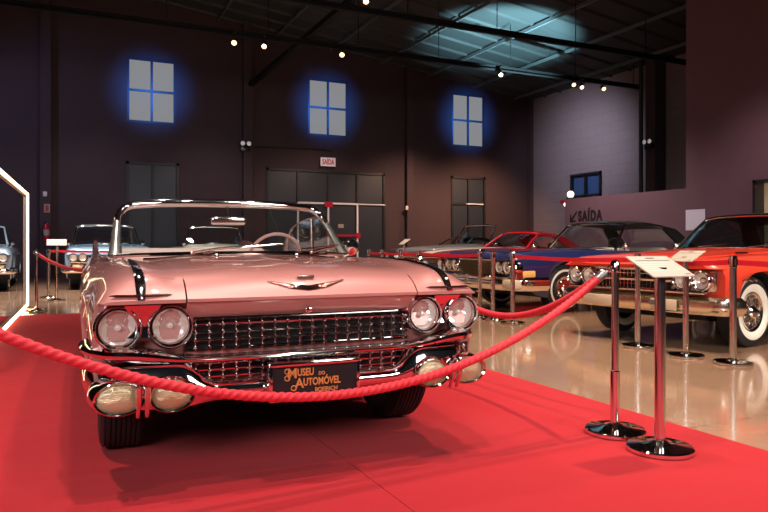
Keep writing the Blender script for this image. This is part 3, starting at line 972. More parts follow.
# vent frames and the raised side window
vf = MB()
P = [(.735, 1.97, 1.29), (.755, 2.10, 1.285), (.77, 2.32, 1.275)]
vf.tube(P, .011, 8); vf.tube([(.77, 2.32, 1.275), (.80, 2.36, .97)], .010, 8)
vf.tube([(.77, 2.32, 1.275), (.78, 2.6, 1.26), (.79, 2.9, 1.215), (.80, 3.12, 1.13), (.81, 3.22, .97)], .010, 8)
vo = vf.build('side_window_frame', CHROME, PK)
gg = MB(); gg.grid([[(.80, y, .96), (.79, y, .5 * (z + .96)), (.775, y, z)] for y, z in ((1.75, .98), (2.0, 1.28), (2.3, 1.275), (2.6, 1.26), (2.9, 1.215), (3.12, 1.13), (3.22, .97))]); gg.build('side_window', GLASS, vo)
vf = MB(); vf.tube([(-.735, 1.97, 1.26), (-.76, 2.06, 1.15), (-.79, 2.12, .97)], .010, 8); vf.tube([(-.72, 1.93, 1.30), (-.735, 1.97, 1.27)], .012, 8); vf.build('vent_window_frame', CHROME, PK)
# outside mirror
om = MB(); om.tube([(.92, 2.03, .90), (.95, 2.02, .96), (.985, 2.0, 1.02)], .012, 8)
om.lathe([(.066, .05), (.072, .035), (.068, .0), (.045, -.035), (.0005, -.05)], (1.0, 1.99, 1.035), (0, 1, 0), 24, cap=False); om.lathe([(.066, .048), (.0005, .048)], (1.0, 1.99, 1.035), (0, 1, 0), 24)
om.build('side_mirror', CHROME, PK)
# cabin
PINKSEAT = pm('pale_pink_leather', 'd9b9ae', 0.42, bump=0.05, bscale=80)
da = MB(); da.rings([[Vector((x, 1.55 + .1 * 0, .86)), Vector((x, 1.52, .965)), Vector((x, 1.66, .99)), Vector((x, 1.84, .975)), Vector((x, 1.86, .93)), Vector((x, 1.80, .84))] for x in np.linspace(-.72, .72, 9)], True, True)
da.build('dashboard', PINKSEAT, PK)
steering_wheel(PK, .40, 2.08, .955, .20, .45, pm('wheel_pink', 'c99a92', .25, 0, .5))
bench(PK, 2.50, 1.38, .62, .97, PINKSEAT)
bench(PK, 3.20, 1.30, .60, .93, PINKSEAT, 'rear_seat')
bt = MB(); bt.bevbox((0, 3.66, .96), (1.36, .36, .12), .05, seg=3); bt.build('top_boot', PINKSEAT, PK)
wheels(PK, (.76, 4.06), 1.56, .37, .205, 0, 'full', 0.0)
bumper_r = MB()
R = []
for t in ts:
    x, y = bumper_path(t, -.05, .985, .45)
    R.append([Vector((x, 5.42 - y, .50 + hz)) if True else None for hz in (-.08, .08)] + [Vector((x * .99, 5.39 - y, .58)), Vector((x * .99, 5.39 - y, .42))])
bumper_r.rings(R, True, True); bumper_r.build('rear_bumper', CHROME, PK)
for sg in (-1, 1):
    for dz in (0, .085):
        tl = MB(); tl.lathe([(.035, -.05), (.034, .03), (.02, .09), (.0005, .12)], (sg * .83, 5.44, .90 + dz), (0, 1, 0), 16); tl.build('tail_light', pm('tail_red', 'a01018', .15, 0, .5), PK)


# ------------------------------------------------------------------ the other cars
def make_car(label, loc, rz, L, W, ax1, ax2, R, paint, ys, zc, zs, hw, cab, front, roof=None, cabin=None, white=0.04, wheel='full',
             group='cars on display', seat=None, stripes=None, name='vintage_car', glassm=None, trim=True, hoodmat=None, wheelcol=None, brow=.82):
    glassm = glassm or GLASS
    root = thing(name, label, 'car', loc, rz, group)
    H = W / 2; cs = {}
    cy0, cy1, wt, zt, wr, yr, yd = cab   # cowl y, cabin end y, header y, roof z, roof half width, roof rear y, deck y

    def top(x, y):
        k = round(float(y), 4)
        if k not in cs:
            cs[k] = (float(hermite(ys, zc, k)), float(hermite(ys, zs, k)))
        c, s = cs[k]; a = abs(x) / H
        return float(hermite([0, .35, .62, .78, .88, .95, 1.0], [c, c - .006, (c + s) / 2 - .008, s, s - .012, s - .06, s - .16], a))

    def wid(y):
        return float(hermite(ys, hw, y))

    TX = sorted([H * q for q in (0, .15, .3, .45, .56, .62, .68, .74, .78, .86, .9, .93, .96, .985, 1.0)] + [H - .173, H - .167])

    def ring(y):
        f = wid(y)
        half = [(x * f, top(x, y)) for x in TX]
        zl = half[-1][1]
        half += [(H * f * 1.0, zl - .10), (H * f * .995, zl - .22), (H * f * .99, .5 * (zl + zbf(y))), (H * f * .975, zbf(y) + .09), (H * f * .96, zbf(y) + .02), (H * f * .945, zbf(y))]
        return half

    def zbf(y):
        return float(hermite([0, .18, .55, L - .6, L], [.44, .42, .25, .25, .38], y))
    y0 = .11
    yy = [y0, y0 + .03] + [float(q) for q in np.linspace(y0 + .1, ys[-1] - .06, 26)] + [ys[-1] - .02, ys[-1]]
    bd = car_hull('body', yy, ring, len(TX), H - .42, (ax1, ax2), R, R + .055, zbf, (cy0 + .33, cy1, H - .17, .45), [paint, DARK, cabin or DARK], root)
    bw_ = MB(); Rr = []
    for y in (0.0, .012, .03, .06, .10, .15):
        xs_ = [H * q for q in np.linspace(-.985, .985, 33)]
        tp = [Vector((x * wid(y), y, max(top(x, y), brow + .008) + (.002 if y < .14 else 0))) for x in xs_]
        Rr.append(tp + [Vector((v.x, y, brow)) for v in reversed(tp)])
    bw_.rings(Rr, True, True); bw_.build('fender_brow', paint, root)
    # hood panel
    hm = MB(); Rr = []
    xs = np.linspace(-H * .66, H * .66, 23)
    for y in np.linspace(ys[0] + .07, cy0 - .05, 14):
        tp = [Vector((x * wid(y), y, top(x, y) + .008)) for x in xs]
        Rr.append(tp + [v - Vector((0, 0, .03)) for v in reversed(tp)])
    hm.rings(Rr, True, True)
    hm.build('hood', hoodmat or paint, root)
    if stripes:
        for x0, x1, mt in stripes:
            sm_ = MB(); Rr = []
            for y in np.linspace(ys[0] + .09, cy0 - .06, 12):
                tp = [Vector((x * wid(y), y, top(x, y) + .013)) for x in np.linspace(x0, x1, 5)]
                Rr.append(tp + [v - Vector((0, 0, .012)) for v in reversed(tp)])
            sm_.rings(Rr, True, True); sm_.build('hood_stripe', mt, root)
    # side trim and handles
    if trim:
        for sg in (-1, 1):
            t_ = MB(); zt_ = float(hermite(ys, zs, L * .4)) - .30
            t_.tube([(sg * (H * wid(y) * .997 + .004), y, zt_) for y in np.linspace(ax1 + R + .15, ax2 - R - .15, 12)], .012, 6)
            t_.build('side_trim', CHROME, root)
            d_ = MB(); d_.bevbox((sg * (H * .995 + .012), cy0 + 1.25, zt_ + .12), (.03, .16, .028), .01); d_.build('door_handle', CHROME, root)
    # windshield
    zb = top(0, cy0)
    bw = H - .19

    def b_(u):
        return Vector((bw * u, cy0 + .22 * abs(u) ** 2.2, zb + .01 - .03 * u * u))

    def t_(u):
        return Vector((wr * u, wt + .08 * abs(u) ** 3, zt - .035 * abs(u) ** 3))
    us_ = np.linspace(-1, 1, 25)
    g = MB(); g.grid([[b_(u).lerp(t_(u), k / 4) + Vector((0, -.03 * math.sin(PI * k / 4), 0)) for u in us_] for k in range(5)])
    g.build('windshield', glassm, root)
    fr = MB(); fr.tube([t_(u) for u in us_], .022, 8)
    for sg in (-1, 1):
        fr.tube([b_(sg), b_(sg).lerp(t_(sg), .5) + Vector((0, -.02, 0)), t_(sg)], [.03, .024, .024], 8)
    fr.tube([b_(u) + Vector((0, -.01, .0)) for u in us_], .010, 6)
    fr.build('windshield_frame', (wheelcol or CHROME) if roof is None or roof is not paint else paint, root)
    for x in (-.35, .30):
        w_ = MB(); w_.tube([b_(x / bw) + Vector((0, -.05, .01)), b_(x / bw) + Vector((.2, -.01, .03)), b_((x + .38) / bw) + Vector((0, -.03, .04))], .007, 6); w_.build('wiper', BLACK, root)
    if roof is not None:
        zd = top(0, yd)
        rf = MB(); Rr = []
        for k, y in enumerate(np.linspace(wt - .01, yr, 12)):
            u = k / 11; zz = zt + .045 * math.sin(PI * min(1, u * 1.1 + .12)) - .05 * max(0, u - .6) ** 2 * 6
            tp = []
            for q in np.linspace(-1, 1, 13):
                tp.append(Vector((wr * 1.03 * q, y + .08 * abs(q) ** 3 * (1 - u), zz - .045 * abs(q) ** 4)))
            Rr.append(tp + [v - Vector((0, 0, .035)) for v in reversed(tp)])
        rf.rings(Rr, True, True)
        zr = Rr[-1][6].z
        ro = rf.build('roof', roof, root)
        for sg in (-1, 1):
            cp = MB()
            xo, xi = sg * wr * 1.03, sg * (H - .16)
            zrr = zr - .045
            cp.rings([[Vector((xo, yr - .28, zrr)), Vector((xo, yr + .02, zrr)), Vector((xo - sg * .05, yr + .02, zrr)), Vector((xo - sg * .05, yr - .28, zrr))],
                      [Vector((xi, yd - .42, zd - .06)), Vector((xi, yd + .02, zd - .06)), Vector((xi - sg * .05, yd + .02, zd - .06)), Vector((xi - sg * .05, yd - .42, zd - .06))]], True, True)
            cp.build('rear_pillar', roof, root)
            sg_ = MB(); zbelt = top(H * .9, (cy0 + yd) / 2)
            x_t = sg * wr * 1.0; x_b = sg * (H - .17)
            sg_.grid([[Vector((x_b, cy0 + .26, zbelt)), Vector((x_t, wt + .10, zt - .05))], [Vector((x_b, (cy0 + yd) / 2, zbelt)), Vector((x_t, (wt + yr) / 2, zt - .03))], [Vector((x_b, yd - .4, zbelt)), Vector((x_t, yr - .25, zrr))]])
            sg_.build('side_window', glassm, root)
            ff = MB(); ff.tube([(x_t, wt + .08, zt - .045), (x_t, (wt + yr) / 2, zt - .012), (x_t, yr - .2, zrr)], .012, 6); ff.build('drip_rail', CHROME, root)
        bl = MB(); bl.grid([[Vector((-wr * .92, yr, zr - .03)), Vector((0, yr, zr - .01)), Vector((wr * .92, yr, zr - .03))], [Vector((-(H - .24), yd, zd)), Vector((0, yd + .05, zd)), Vector((H - .24, yd, zd))]]); bl.build('rear_window', glassm, root)
    sm2 = seat or cabin or DARK
    bench(root, cy0 + 1.15, W - .55, .55, .98 if roof is None else 1.0, sm2)
    bench(root, min(cy1 - .45, cy0 + 2.05), W - .6, .55, .92, sm2, 'rear_seat')
    da_ = MB(); da_.bevbox((0, cy0 + .42, zb - .06), (W - .4, .3, .13), .04); da_.build('dashboard', sm2, root)
    steering_wheel(root, .38, cy0 + .74, zb + .0, .19, .45, wheelcol or pm('wheel_dark', '1a1717', .3))
    for sg in (-1, 1):
        mi = MB(); mi.tube([(sg * (H - .12), cy0 + .35, top(H * .9, cy0 + .35) - .01), (sg * (H - .10), cy0 + .34, top(H * .9, cy0 + .35) + .05)], .012, 6)
        mi.lathe([(.055, .04), (.06, .0), (.03, -.04), (.0005, -.05)], (sg * (H - .10), cy0 + .34, top(H * .9, cy0 + .35) + .09), (0, 1, 0), 16); mi.build('side_mirror', CHROME, root)
    wheels(root, (ax1, ax2), W - .42, R, .2, white, wheel)
    front(root, top, wid, H)
    rb = MB(); rb.bevbox((0, L - .02, .5), (W - .06, .12, .15), .05, seg=3); rb.build('rear_bumper', CHROME, root)
    for sg in (-1, 1):
        tl = MB(); tl.bevbox((sg * (H - .3), L - .01, .68), (.3, .05, .1), .02); tl.build('tail_light', pm('tail_red', 'a01018', .15, 0, .5), root)
    return root


def grille_part(root, x0, x1, z0, z1, y, nx, nz, t=.006, back=BLACK, dep=.05, curve=0.0, mat=None):
    g = MB()
    f = lambda x: y + curve * (2 * (x - (x0 + x1) / 2) / (x1 - x0)) ** 2
    for k in range(nz + 1):
        z = z0 + (z1 - z0) * k / nz
        g.tube([(x, f(x), z) for x in np.linspace(x0, x1, 13)], t, 6, sy=.9)
    for k in range(nx + 1):
        x = x0 + (x1 - x0) * k / nx
        g.box((x, f(x) + dep * .4, (z0 + z1) / 2), (t * 1.5, dep, z1 - z0))
    o = g.build('grille', mat or CHROME, root)
    b_ = MB(); b_.box(((x0 + x1) / 2, y + dep + curve + .01, (z0 + z1) / 2), (x1 - x0, .03, z1 - z0)); b_.build('grille_backing', back, o)
    return o


def bumper_part(root, H, z, h, y, dep=.1, back=.4, mat=None, name='bumper'):
    mb = MB(); Rr = []
    for t in ts:
        x, yy = bumper_path(t, y + dep, H, back)
        a = abs(t); s = 1 if t > 0 else -1
        ang = max(0, (a - .86) / .14) * (PI / 2); nx, ny = s * math.sin(ang), -math.cos(ang)
        Rr.append([Vector((x + nx * dd, yy + ny * dd, z + hz)) for dd, hz in ((0, -h), (dep * .6, -h), (dep * .95, -h * .5), (dep, .0), (dep * .92, h * .6), (dep * .5, h), (0, h), (-.02, h), (-.02, -h))])
    mb.rings(Rr, True, True)
    return mb.build(name, mat or CHROME, root)


RED = pm('red_orange_paint', 'd8402c', 0.30, 0.0, 0.9)
NAVY = pm('navy_paint', '1d2350', 0.28, 0.1, 1.0)
RACERED = pm('bright_red_paint', 'b81426', 0.25, 0.0, 1.0)
STRIPEBLUE = pm('stripe_blue', '2a3566', 0.3, 0, .8)
CREAM = pm('cream_paint_car', 'd9cfc0', 0.3, 0.0, 0.8)
SKY = pm('pale_blue_paint', '7f9db4', 0.28, 0.15, 0.9)
SILVERB = pm('grey_blue_paint', '7b8b9c', 0.28, 0.25, 0.9)
GREY = pm('charcoal_paint', '3b3d42', 0.28, 0.2, 0.9)
VINYL = pm('black_vinyl_roof', '141317', 0.5, bump=.05, bscale=90)
CREAMIN = pm('cream_leather', 'cfc4b2', 0.5)
REDIN = pm('red_leather', '9a1c22', 0.45)
DARKIN = pm('dark_cabin', '221f22', 0.6)
BEIGE = pm('bumper_plate', 'cdb79b', 0.4)


def front_saloon(root, top, wid, H):
    # quad round lamps at the ends of a wide two-tier mesh grille
    for sg in (-1, 1):
        for x in (.80, .595):
            headlight(root, sg * x, .02, .705, .078, .03)
        hp_ = MB(); hp_.bevbox((sg * .70, .085, .705), (.46, .06, .22), .04); hp_.build('headlight_panel', CHROME_SOFT, root)
    grille_part(root, -.48, .48, .715, .80, .0, 20, 2, .007, back=BLACK)
    grille_part(root, -.48, .48, .60, .685, .0, 20, 2, .007, back=BLACK)
    gb = MB(); gb.bevbox((0, .0, .70), (.98, .05, .022), .008); gb.bevbox((0, .0, .815), (1.0, .06, .02), .008); gb.bevbox((0, .03, .585), (1.7, .12, .025), .008); gb.build('grille_bar', CHROME, root)
    bumper_part(root, H + .01, .455, .09, -.03, .11, .13, pm('bumper_satin', 'd9cdb9', .18, 1.0))
    for cx_, wx_ in ((-.42, .40), (.42, .30)):
        pn = MB(); pn.bevbox((cx_, -.05, .45), (wx_, .015, .11), .006); pn.build('bumper_panel', BEIGE, root)
    pk = MB(); pk.bevbox((.30, -.05, .465), (.08, .02, .06), .01); pk.build('parking_lamp', pm('lamp_grey', '77777d', .2, .4), root)
    sc = MB(); P = [(H * wid(.5) * .995 + .006, .38 + .045 * k, .70 + (.015 if k % 2 else -.005)) for k in range(7)]
    sc.tube(P, .006, 6); sc.build('fender_script', CHROME, root)
    od = MB(); od.bevbox((.70, .9, top(.70, .9) + .018), (.025, .22, .022), .008); od.build('fender_ornament', BLACK, root)


make_car('red-orange hardtop saloon with black roof and whitewall tyres behind the chrome posts', (5.60, 5.50, 0), math.radians(-83), 5.3, 2.0, .79, 3.9, .365, RED,
         [0, .06, .2, .6, 1.2, 1.75, 2.6, 3.8, 4.6, 5.2, 5.3], [.85, .91, .94, .97, 1.0, 1.02, .96, .96, .95, .90, .80], [.86, .90, .925, .945, .96, .965, .95, .945, .94, .90, .80], [.965, .985, .995, 1, 1, 1, 1, 1, 1, .97, .95],
         (1.78, 4.0, 2.35, 1.43, .66, 3.55, 4.15), front_saloon, roof=VINYL, cabin=DARKIN, white=.075, wheel='wire', glassm=DGLASS)


def front_coupe(root, top, wid, H):
    for sg in (-1, 1):
        bz = MB(); bz.bevbox((sg * .70, .05, .715), (.40, .08, .21), .03); bz.build('headlight_panel', CHROME_SOFT, root)
        for x in (.79, .60):
            headlight(root, sg * x, -.005, .715, .075, .02)
        fl = MB(); fl.bevbox((sg * (H - .012), .22, .62), (.05, .28, .10), .015); fl.build('parking_lamp', pm('parking_amber', 'e0a860', .2, 0, .5, emit=.15, emit_h='ffb060'), root)
        ce = MB(); ce.bevbox((sg * (H - .03), .06, .60), (.09, .16, .34), .03); ce.build('fender_cap', CHROME, root)
    grille_part(root, -.46, .46, .60, .81, .02, 26, 8, .003, mat=pm('grille_gold', 'c9b596', .25, 1.0), back=pm('grille_back_tan', '6d5c48', .5))
    gb = MB(); gb.bevbox((0, .02, .83), (1.0, .06, .035), .012); gb.build('grille_header', CHROME, root)
    bumper_part(root, H + .015, .47, .10, -.06, .12, .42)
    bw = MB(); bw.bevbox((0, -.075, .56), (1.0, .06, .07), .02); bw.build('bumper_blade', CHROME, root)
    sk = MB(); sk.bevbox((H * .9, .0, .47), (.28, .16, .14), .03); sk.build('bumper_end', BEIGE, root)
    hr = MB(); hr.bevbox((0, .12, top(0, .12) + .03), (.03, .10, .05), .01); hr.build('hood_ornament', CHROME, root)


make_car('dark blue convertible with black soft top and large chrome front bumper', (6.02, 9.2, 0), math.radians(-88), 5.6, 2.03, 1.05, 4.25, .37, NAVY,
         [0, .05, .2, .7, 1.4, 1.95, 2.8, 4.0, 4.9, 5.5, 5.6], [.86, .91, .945, .97, .99, 1.0, .93, .95, .94, .88, .8], [.86, .91, .945, .965, .975, .975, .95, .96, .95, .9, .82], [.98, .99, 1, 1, 1, 1, 1, 1, 1, .98, .96],
         (1.98, 4.2, 2.50, 1.43, .69, 3.75, 4.35), front_coupe, roof=VINYL, cabin=CREAMIN, white=.035, wheel='full', seat=CREAMIN)


def front_sport(root, top, wid, H):
    for sg in (-1, 1):
        headlight(root, sg * .70, .0, .66, .085, .02)
    grille_part(root, -.55, .55, .55, .74, .04, 16, 5, .004)
    bumper_part(root, H, .47, .05, -.03, .09, .4)
    hl = MB()
    hl.tube([(-.7, .0, .80), (.7, .0, .80)], .014, 8); hl.build('grille_header', CHROME, root)


make_car('bright red hardtop with blue hood and white hood stripe next to the dark blue convertible', (6.75, 12.35, 0), math.radians(-86), 4.9, 1.85, .95, 3.75, .34, RACERED,
         [0, .05, .2, .7, 1.4, 1.95, 2.7, 3.6, 4.3, 4.85, 4.9], [.80, .86, .90, .94, .97, .985, .92, .93, .93, .88, .8], [.80, .87, .90, .93, .945, .95, .93, .94, .94, .88, .8], [.95, .97, .99, 1, 1, 1, 1, 1, 1, .97, .95],
         (1.95, 3.7, 2.55, 1.32, .60, 3.35, 4.0), front_sport, roof=RACERED, cabin=DARKIN, seat=REDIN, white=.02, hoodmat=STRIPEBLUE,
         stripes=[(-.16, .30, pm('stripe_white', 'd9c9ba', .35, 0, .6)), (.30, .40, RACERED), (-.26, -.16, RACERED)])


def front_fifties(root, top, wid, H):
    for sg in (-1, 1):
        for x in (H - .17, H - .37):
            headlight(root, sg * x, .0, .76, .075, .03)
        pd_ = MB(); pd_.lathe([(.10, .10), (.10, 0), (.085, -.02), (.07, 0)], (sg * (H - .26), -.01, .55), (0, 1, 0), 28, sx=1.5, sy=.75); po_ = pd_.build('parking_lamp', CHROME, root)
        ln_ = MB(); ln_.lathe([(.08, 0), (.0005, -.02)], (sg * (H - .26), -.012, .55), (0, 1, 0), 24, sx=1.5, sy=.75); ln_.build('lens', AMBER, po_)
    grille_part(root, -(H - .5), H - .5, .60, .80, .03, 18, 5, .006)
    bumper_part(root, H, .47, .07, -.07, .11, .42)
    gb = MB()
    gb.tube([(-(H - .1), .0, .66), (-.4, -.03, .635), (0, -.035, .63), (.4, -.03, .635), (H - .1, .0, .66)], .025, 8); gb.build('grille_bar', CHROME, root)


make_car('pale grey convertible with a tall chrome windscreen frame behind the red striped car', (7.9, 14.9, 0), math.radians(-86), 5.0, 1.9, .9, 3.8, .36, pm('pale_grey_paint', '7c7d80', .3, .1, .9),
         [0, .05, .2, .7, 1.3, 1.6, 2.5, 3.6, 4.4, 4.9, 5.0], [.9, .97, 1.0, 1.03, 1.06, 1.07, 1.0, 1.0, .98, .9, .8], [.9, .96, .98, 1.0, 1.01, 1.01, 1.0, 1.0, .98, .9, .8], [.95, .98, 1, 1, 1, 1, 1, 1, 1, .97, .95],
         (1.55, 3.6, 2.0, 1.56, .66, 3.2, 3.8), front_fifties, roof=None, cabin=DARKIN, seat=REDIN)
make_car('charcoal grey low coupe at the far end of the right row', (9.2, 18.2, 0), math.radians(-84), 4.7, 1.8, .9, 3.5, .34, GREY,
         [0, .05, .2, .7, 1.3, 1.7, 2.5, 3.4, 4.2, 4.6, 4.7], [.78, .86, .90, .94, .97, .98, .93, .93, .93, .88, .8], [.8, .88, .92, .95, .96, .96, .95, .95, .94, .88, .8], [.94, .97, 1, 1, 1, 1, 1, 1, 1, .97, .95],
         (1.65, 3.5, 2.25, 1.28, .58, 3.1, 3.8), front_sport, roof=VINYL, cabin=DARKIN, white=.02)

# row along the back wall, facing the camera
BKY = [0, .05, .2, .7, 1.3, 1.6, 2.5, 3.6, 4.6, 5.1, 5.2]
BKC = [.88, .95, .99, 1.02, 1.05, 1.06, 1.0, 1.0, .98, .9, .8]
BKS = [.88, .96, .99, 1.02, 1.03, 1.03, 1.0, 1.0, .98, .9, .8]
BKW = [.96, .98, 1, 1, 1, 1, 1, 1, 1, .97, .95]
make_car('pale blue saloon with white roof seen just left of the pink car', (1.10, 17.2, 0), 0, 5.2, 1.98, .92, 3.9, .37, SKY, BKY, BKC, BKS, BKW,
         (1.6, 3.9, 2.1, 1.55, .70, 3.4, 4.05), front_fifties, roof=CREAM, cabin=DARKIN, group='cars along the back wall')
make_car('grey-blue saloon at the left edge beyond the glowing frame', (-1.95, 17.2, 0), 0, 5.2, 1.98, .92, 3.9, .37, SILVERB, BKY, BKC, BKS, BKW,
         (1.6, 3.9, 2.1, 1.52, .70, 3.4, 4.05), front_fifties, roof=SILVERB, cabin=DARKIN, group='cars along the back wall')
make_car('cream convertible seen through the windscreen of the pink car', (3.95, 17.4, 0), 0, 5.0, 1.92, .92, 3.8, .37, CREAM, BKY[:-2] + [4.9, 5.0], BKC, BKS, BKW,
         (1.6, 3.7, 2.0, 1.55, .68, 3.3, 3.9), front_fifties, roof=None, cabin=DARKIN, seat=CREAMIN, group='cars along the back wall')

# ------------------------------------------------------------------ red carpet
m = bpy.data.materials.new('red_carpet_cloth'); m.use_nodes = True
nt = m.node_tree; b = nt.nodes['Principled BSDF']
b.inputs['Roughness'].default_value = .85; b.inputs['Specular IOR Level'].default_value = .15; b.inputs['Sheen Weight'].default_value = .05
tc = nt.nodes.new('ShaderNodeTexCoord')
mp = nt.nodes.new('ShaderNodeMapping'); mp.inputs['Scale'].default_value = (.4, 1.5, 1); mp.inputs['Rotation'].default_value = (0, 0, .25)
n1 = nt.nodes.new('ShaderNodeTexNoise'); n1.inputs['Scale'].default_value = 2.2; n1.inputs['Detail'].default_value = 2
n2 = nt.nodes.new('ShaderNodeTexNoise'); n2.inputs['Scale'].default_value = 420
nt.links.new(tc.outputs['Object'], mp.inputs[0]); nt.links.new(mp.outputs[0], n1.inputs[0]); nt.links.new(tc.outputs['Object'], n2.inputs[0])
rp = nt.nodes.new('ShaderNodeValToRGB'); rp.color_ramp.elements[0].position = .34; rp.color_ramp.elements[1].position = .62; rp.color_ramp.interpolation = 'B_SPLINE'
nt.links.new(n1.outputs['Fac'], rp.inputs[0])
b1 = nt.nodes.new('ShaderNodeBump'); b1.inputs['Strength'].default_value = .22; b1.inputs['Distance'].default_value = .025
nt.links.new(rp.outputs[0], b1.inputs['Height'])
b2 = nt.nodes.new('ShaderNodeBump'); b2.inputs['Strength'].default_value = .25; b2.inputs['Distance'].default_value = .002
nt.links.new(n2.outputs['Fac'], b2.inputs['Height']); nt.links.new(b1.outputs[0], b2.inputs['Normal']); nt.links.new(b2.outputs[0], b.inputs['Normal'])
mx = nt.nodes.new('ShaderNodeMix'); mx.data_type = 'RGBA'; mx.inputs[6].default_value = (*rgb('a0161d'), 1); mx.inputs[7].default_value = (*rgb('ac1c24'), 1)
nt.links.new(n2.outputs['Fac'], mx.inputs[0]); nt.links.new(mx.outputs[2], b.inputs['Base Color'])
cp = MB()
cp.box(((-3.4 + 1.262) / 2, 4.2, .006), (1.262 + 3.4, 14.4, .012)); cp.box(((1.266 + 3.27) / 2, 4.2, .006), (3.27 - 1.266, 14.4, .012))
tag(cp.build('red_carpet', m), 'wide red carpet laid under the pink convertible', 'carpet')

# ------------------------------------------------------------------ barriers


def base_profile(r):
    return [(.0005, 0), (r * .97, 0), (r, .006), (r, .022), (r * .96, .030), (r * .6, .036), (.05, .044), (.028, .056), (.0005, .056)]


def rope_post(label, x, y, two=True):
    t = thing('rope_stanchion', label, 'stanchion', (x, y, .012 if x < 3.27 else 0), 0, 'rope posts round the pink car')
    mb = MB(); mb.lathe(base_profile(.165), (0, 0, 0), (0, 0, 1), 48); mb.build('base', CHROME, t)
    mb = MB(); mb.cyl((0, 0, .04), (0, 0, .95), .020, n=24); mb.build('pole', CHROME_SOFT, t)
    if two:
        mb = MB(); mb.lathe([(.021, 0), (.027, .004), (.027, .30), (.021, .306)], (0, 0, .045), (0, 0, 1), 24); mb.build('sleeve', CHROME, t)
    mb = MB(); mb.lathe([(.021, 0), (.026, .004), (.026, .05), (.018, .066), (.0005, .07)], (0, 0, .90), (0, 0, 1), 24); mb.build('head', CHROME, t)
    mb = MB()
    for a in (PI, PI / 2):
        c = Vector((math.cos(a) * .036, math.sin(a) * .036, .922))
        mb.tube([c + Vector((math.cos(a) * .016 * math.cos(q), math.sin(a) * .016 * math.cos(q), .016 * math.sin(q))) for q in np.linspace(0, 2 * PI, 16, endpoint=False)], .004, 6, closed=True)
    mb.build('hook_ring', CHROME, t)
    return t


def belt_post(label, x, y, first=[None]):
    if first[0] is None:
        t = thing('belt_stanchion', label, 'stanchion', (x, y, 0), 0, 'belt posts in front of the right row')
        mb = MB(); mb.lathe(base_profile(.165), (0, 0, 0), (0, 0, 1), 40); mb.build('base', CHROME, t)
        mb = MB(); mb.cyl((0, 0, .04), (0, 0, .90), .030, n=24); mb.build('pole', CHROME_SOFT, t)
        mb = MB(); mb.lathe([(.031, 0), (.034, .003), (.034, .10), (.028, .108), (.0005, .108)], (0, 0, .86), (0, 0, 1), 24); mb.build('head', CHROME, t)
        for yy_ in (.034, -.034):
            mb = MB(); mb.bevbox((0, yy_, .91), (.02, .022, .06), .004); mb.build('belt_clip', BLACK, t)
        first[0] = t
        return t
    s = first[0]; t = s.copy(); COL.objects.link(t); t.location = (x, y, 0); t['label'] = label
    for ch in s.children:
        c = ch.copy(); COL.objects.link(c); c.parent = t
    return t


def sign_post(label, x, y, rz, lines, z0):
    t = thing('sign_stanchion', label, 'sign', (x, y, z0), rz)
    mb = MB(); mb.lathe(base_profile(.165), (0, 0, 0), (0, 0, 1), 48); mb.build('base', CHROME, t)
    mb = MB(); mb.cyl((0, 0, .04), (0, 0, .925), .027, n=24); mb.build('pole', CHROME_SOFT, t)
    tilt = Matrix.Rotation(math.radians(27.5), 3, 'X')
    c = Vector((0, 0, .955 - z0))
    mb = MB(); mb.bevbox(c, (.29, .21, .008), .002, tilt); bo = mb.build('board', WHITE, t)
    mb = MB(); mb.cyl(c - Vector((0, 0, .04)), c - Vector((0, 0, .004)), .035, n=20); mb.build('board_mount', CHROME, t)
    M = Matrix.Translation(c) @ tilt.to_4x4() @ Matrix.Translation((0, 0, .0046))
    tx = MB()
    for x0_, x1_, y0_, y1_ in ((-.12, .12, .052, .058), (-.03, .03, .075, .086), (.09, .125, -.092, -.084)):
        tx.add([M @ Vector(v) for v in ((x0_, y1_, 0), (x1_, y1_, 0), (x1_, y0_, 0), (x0_, y0_, 0))], [(0, 1, 2, 3)])
    tx.build('print', INK, bo)
    tf = MB()
    for k in range(lines):
        yy = .036 - k * .02; ww = .115 - .04 * ((k * 7) % 3) / 3
        tf.add([M @ Vector(v) for v in ((-.12, yy, 0), (ww, yy, 0), (ww, yy - .005, 0), (-.12, yy - .005, 0))], [(0, 1, 2, 3)])
    tf.build('fine_print', pm('print_grey', 'b8b0a6', .7), bo)
    return t


PA = (2.808, 2.88); PBACK = (2.80, 5.15); PLEFT = (-.52, 2.62)
rope_post('two-piece chrome rope post at the red carpet edge, left of the tilted white sign', *PA)
rope_post('chrome rope post mostly hidden behind the right fender of the pink car', *PBACK)
rope_post('chrome rope post at the left end of the long red rope', *PLEFT)


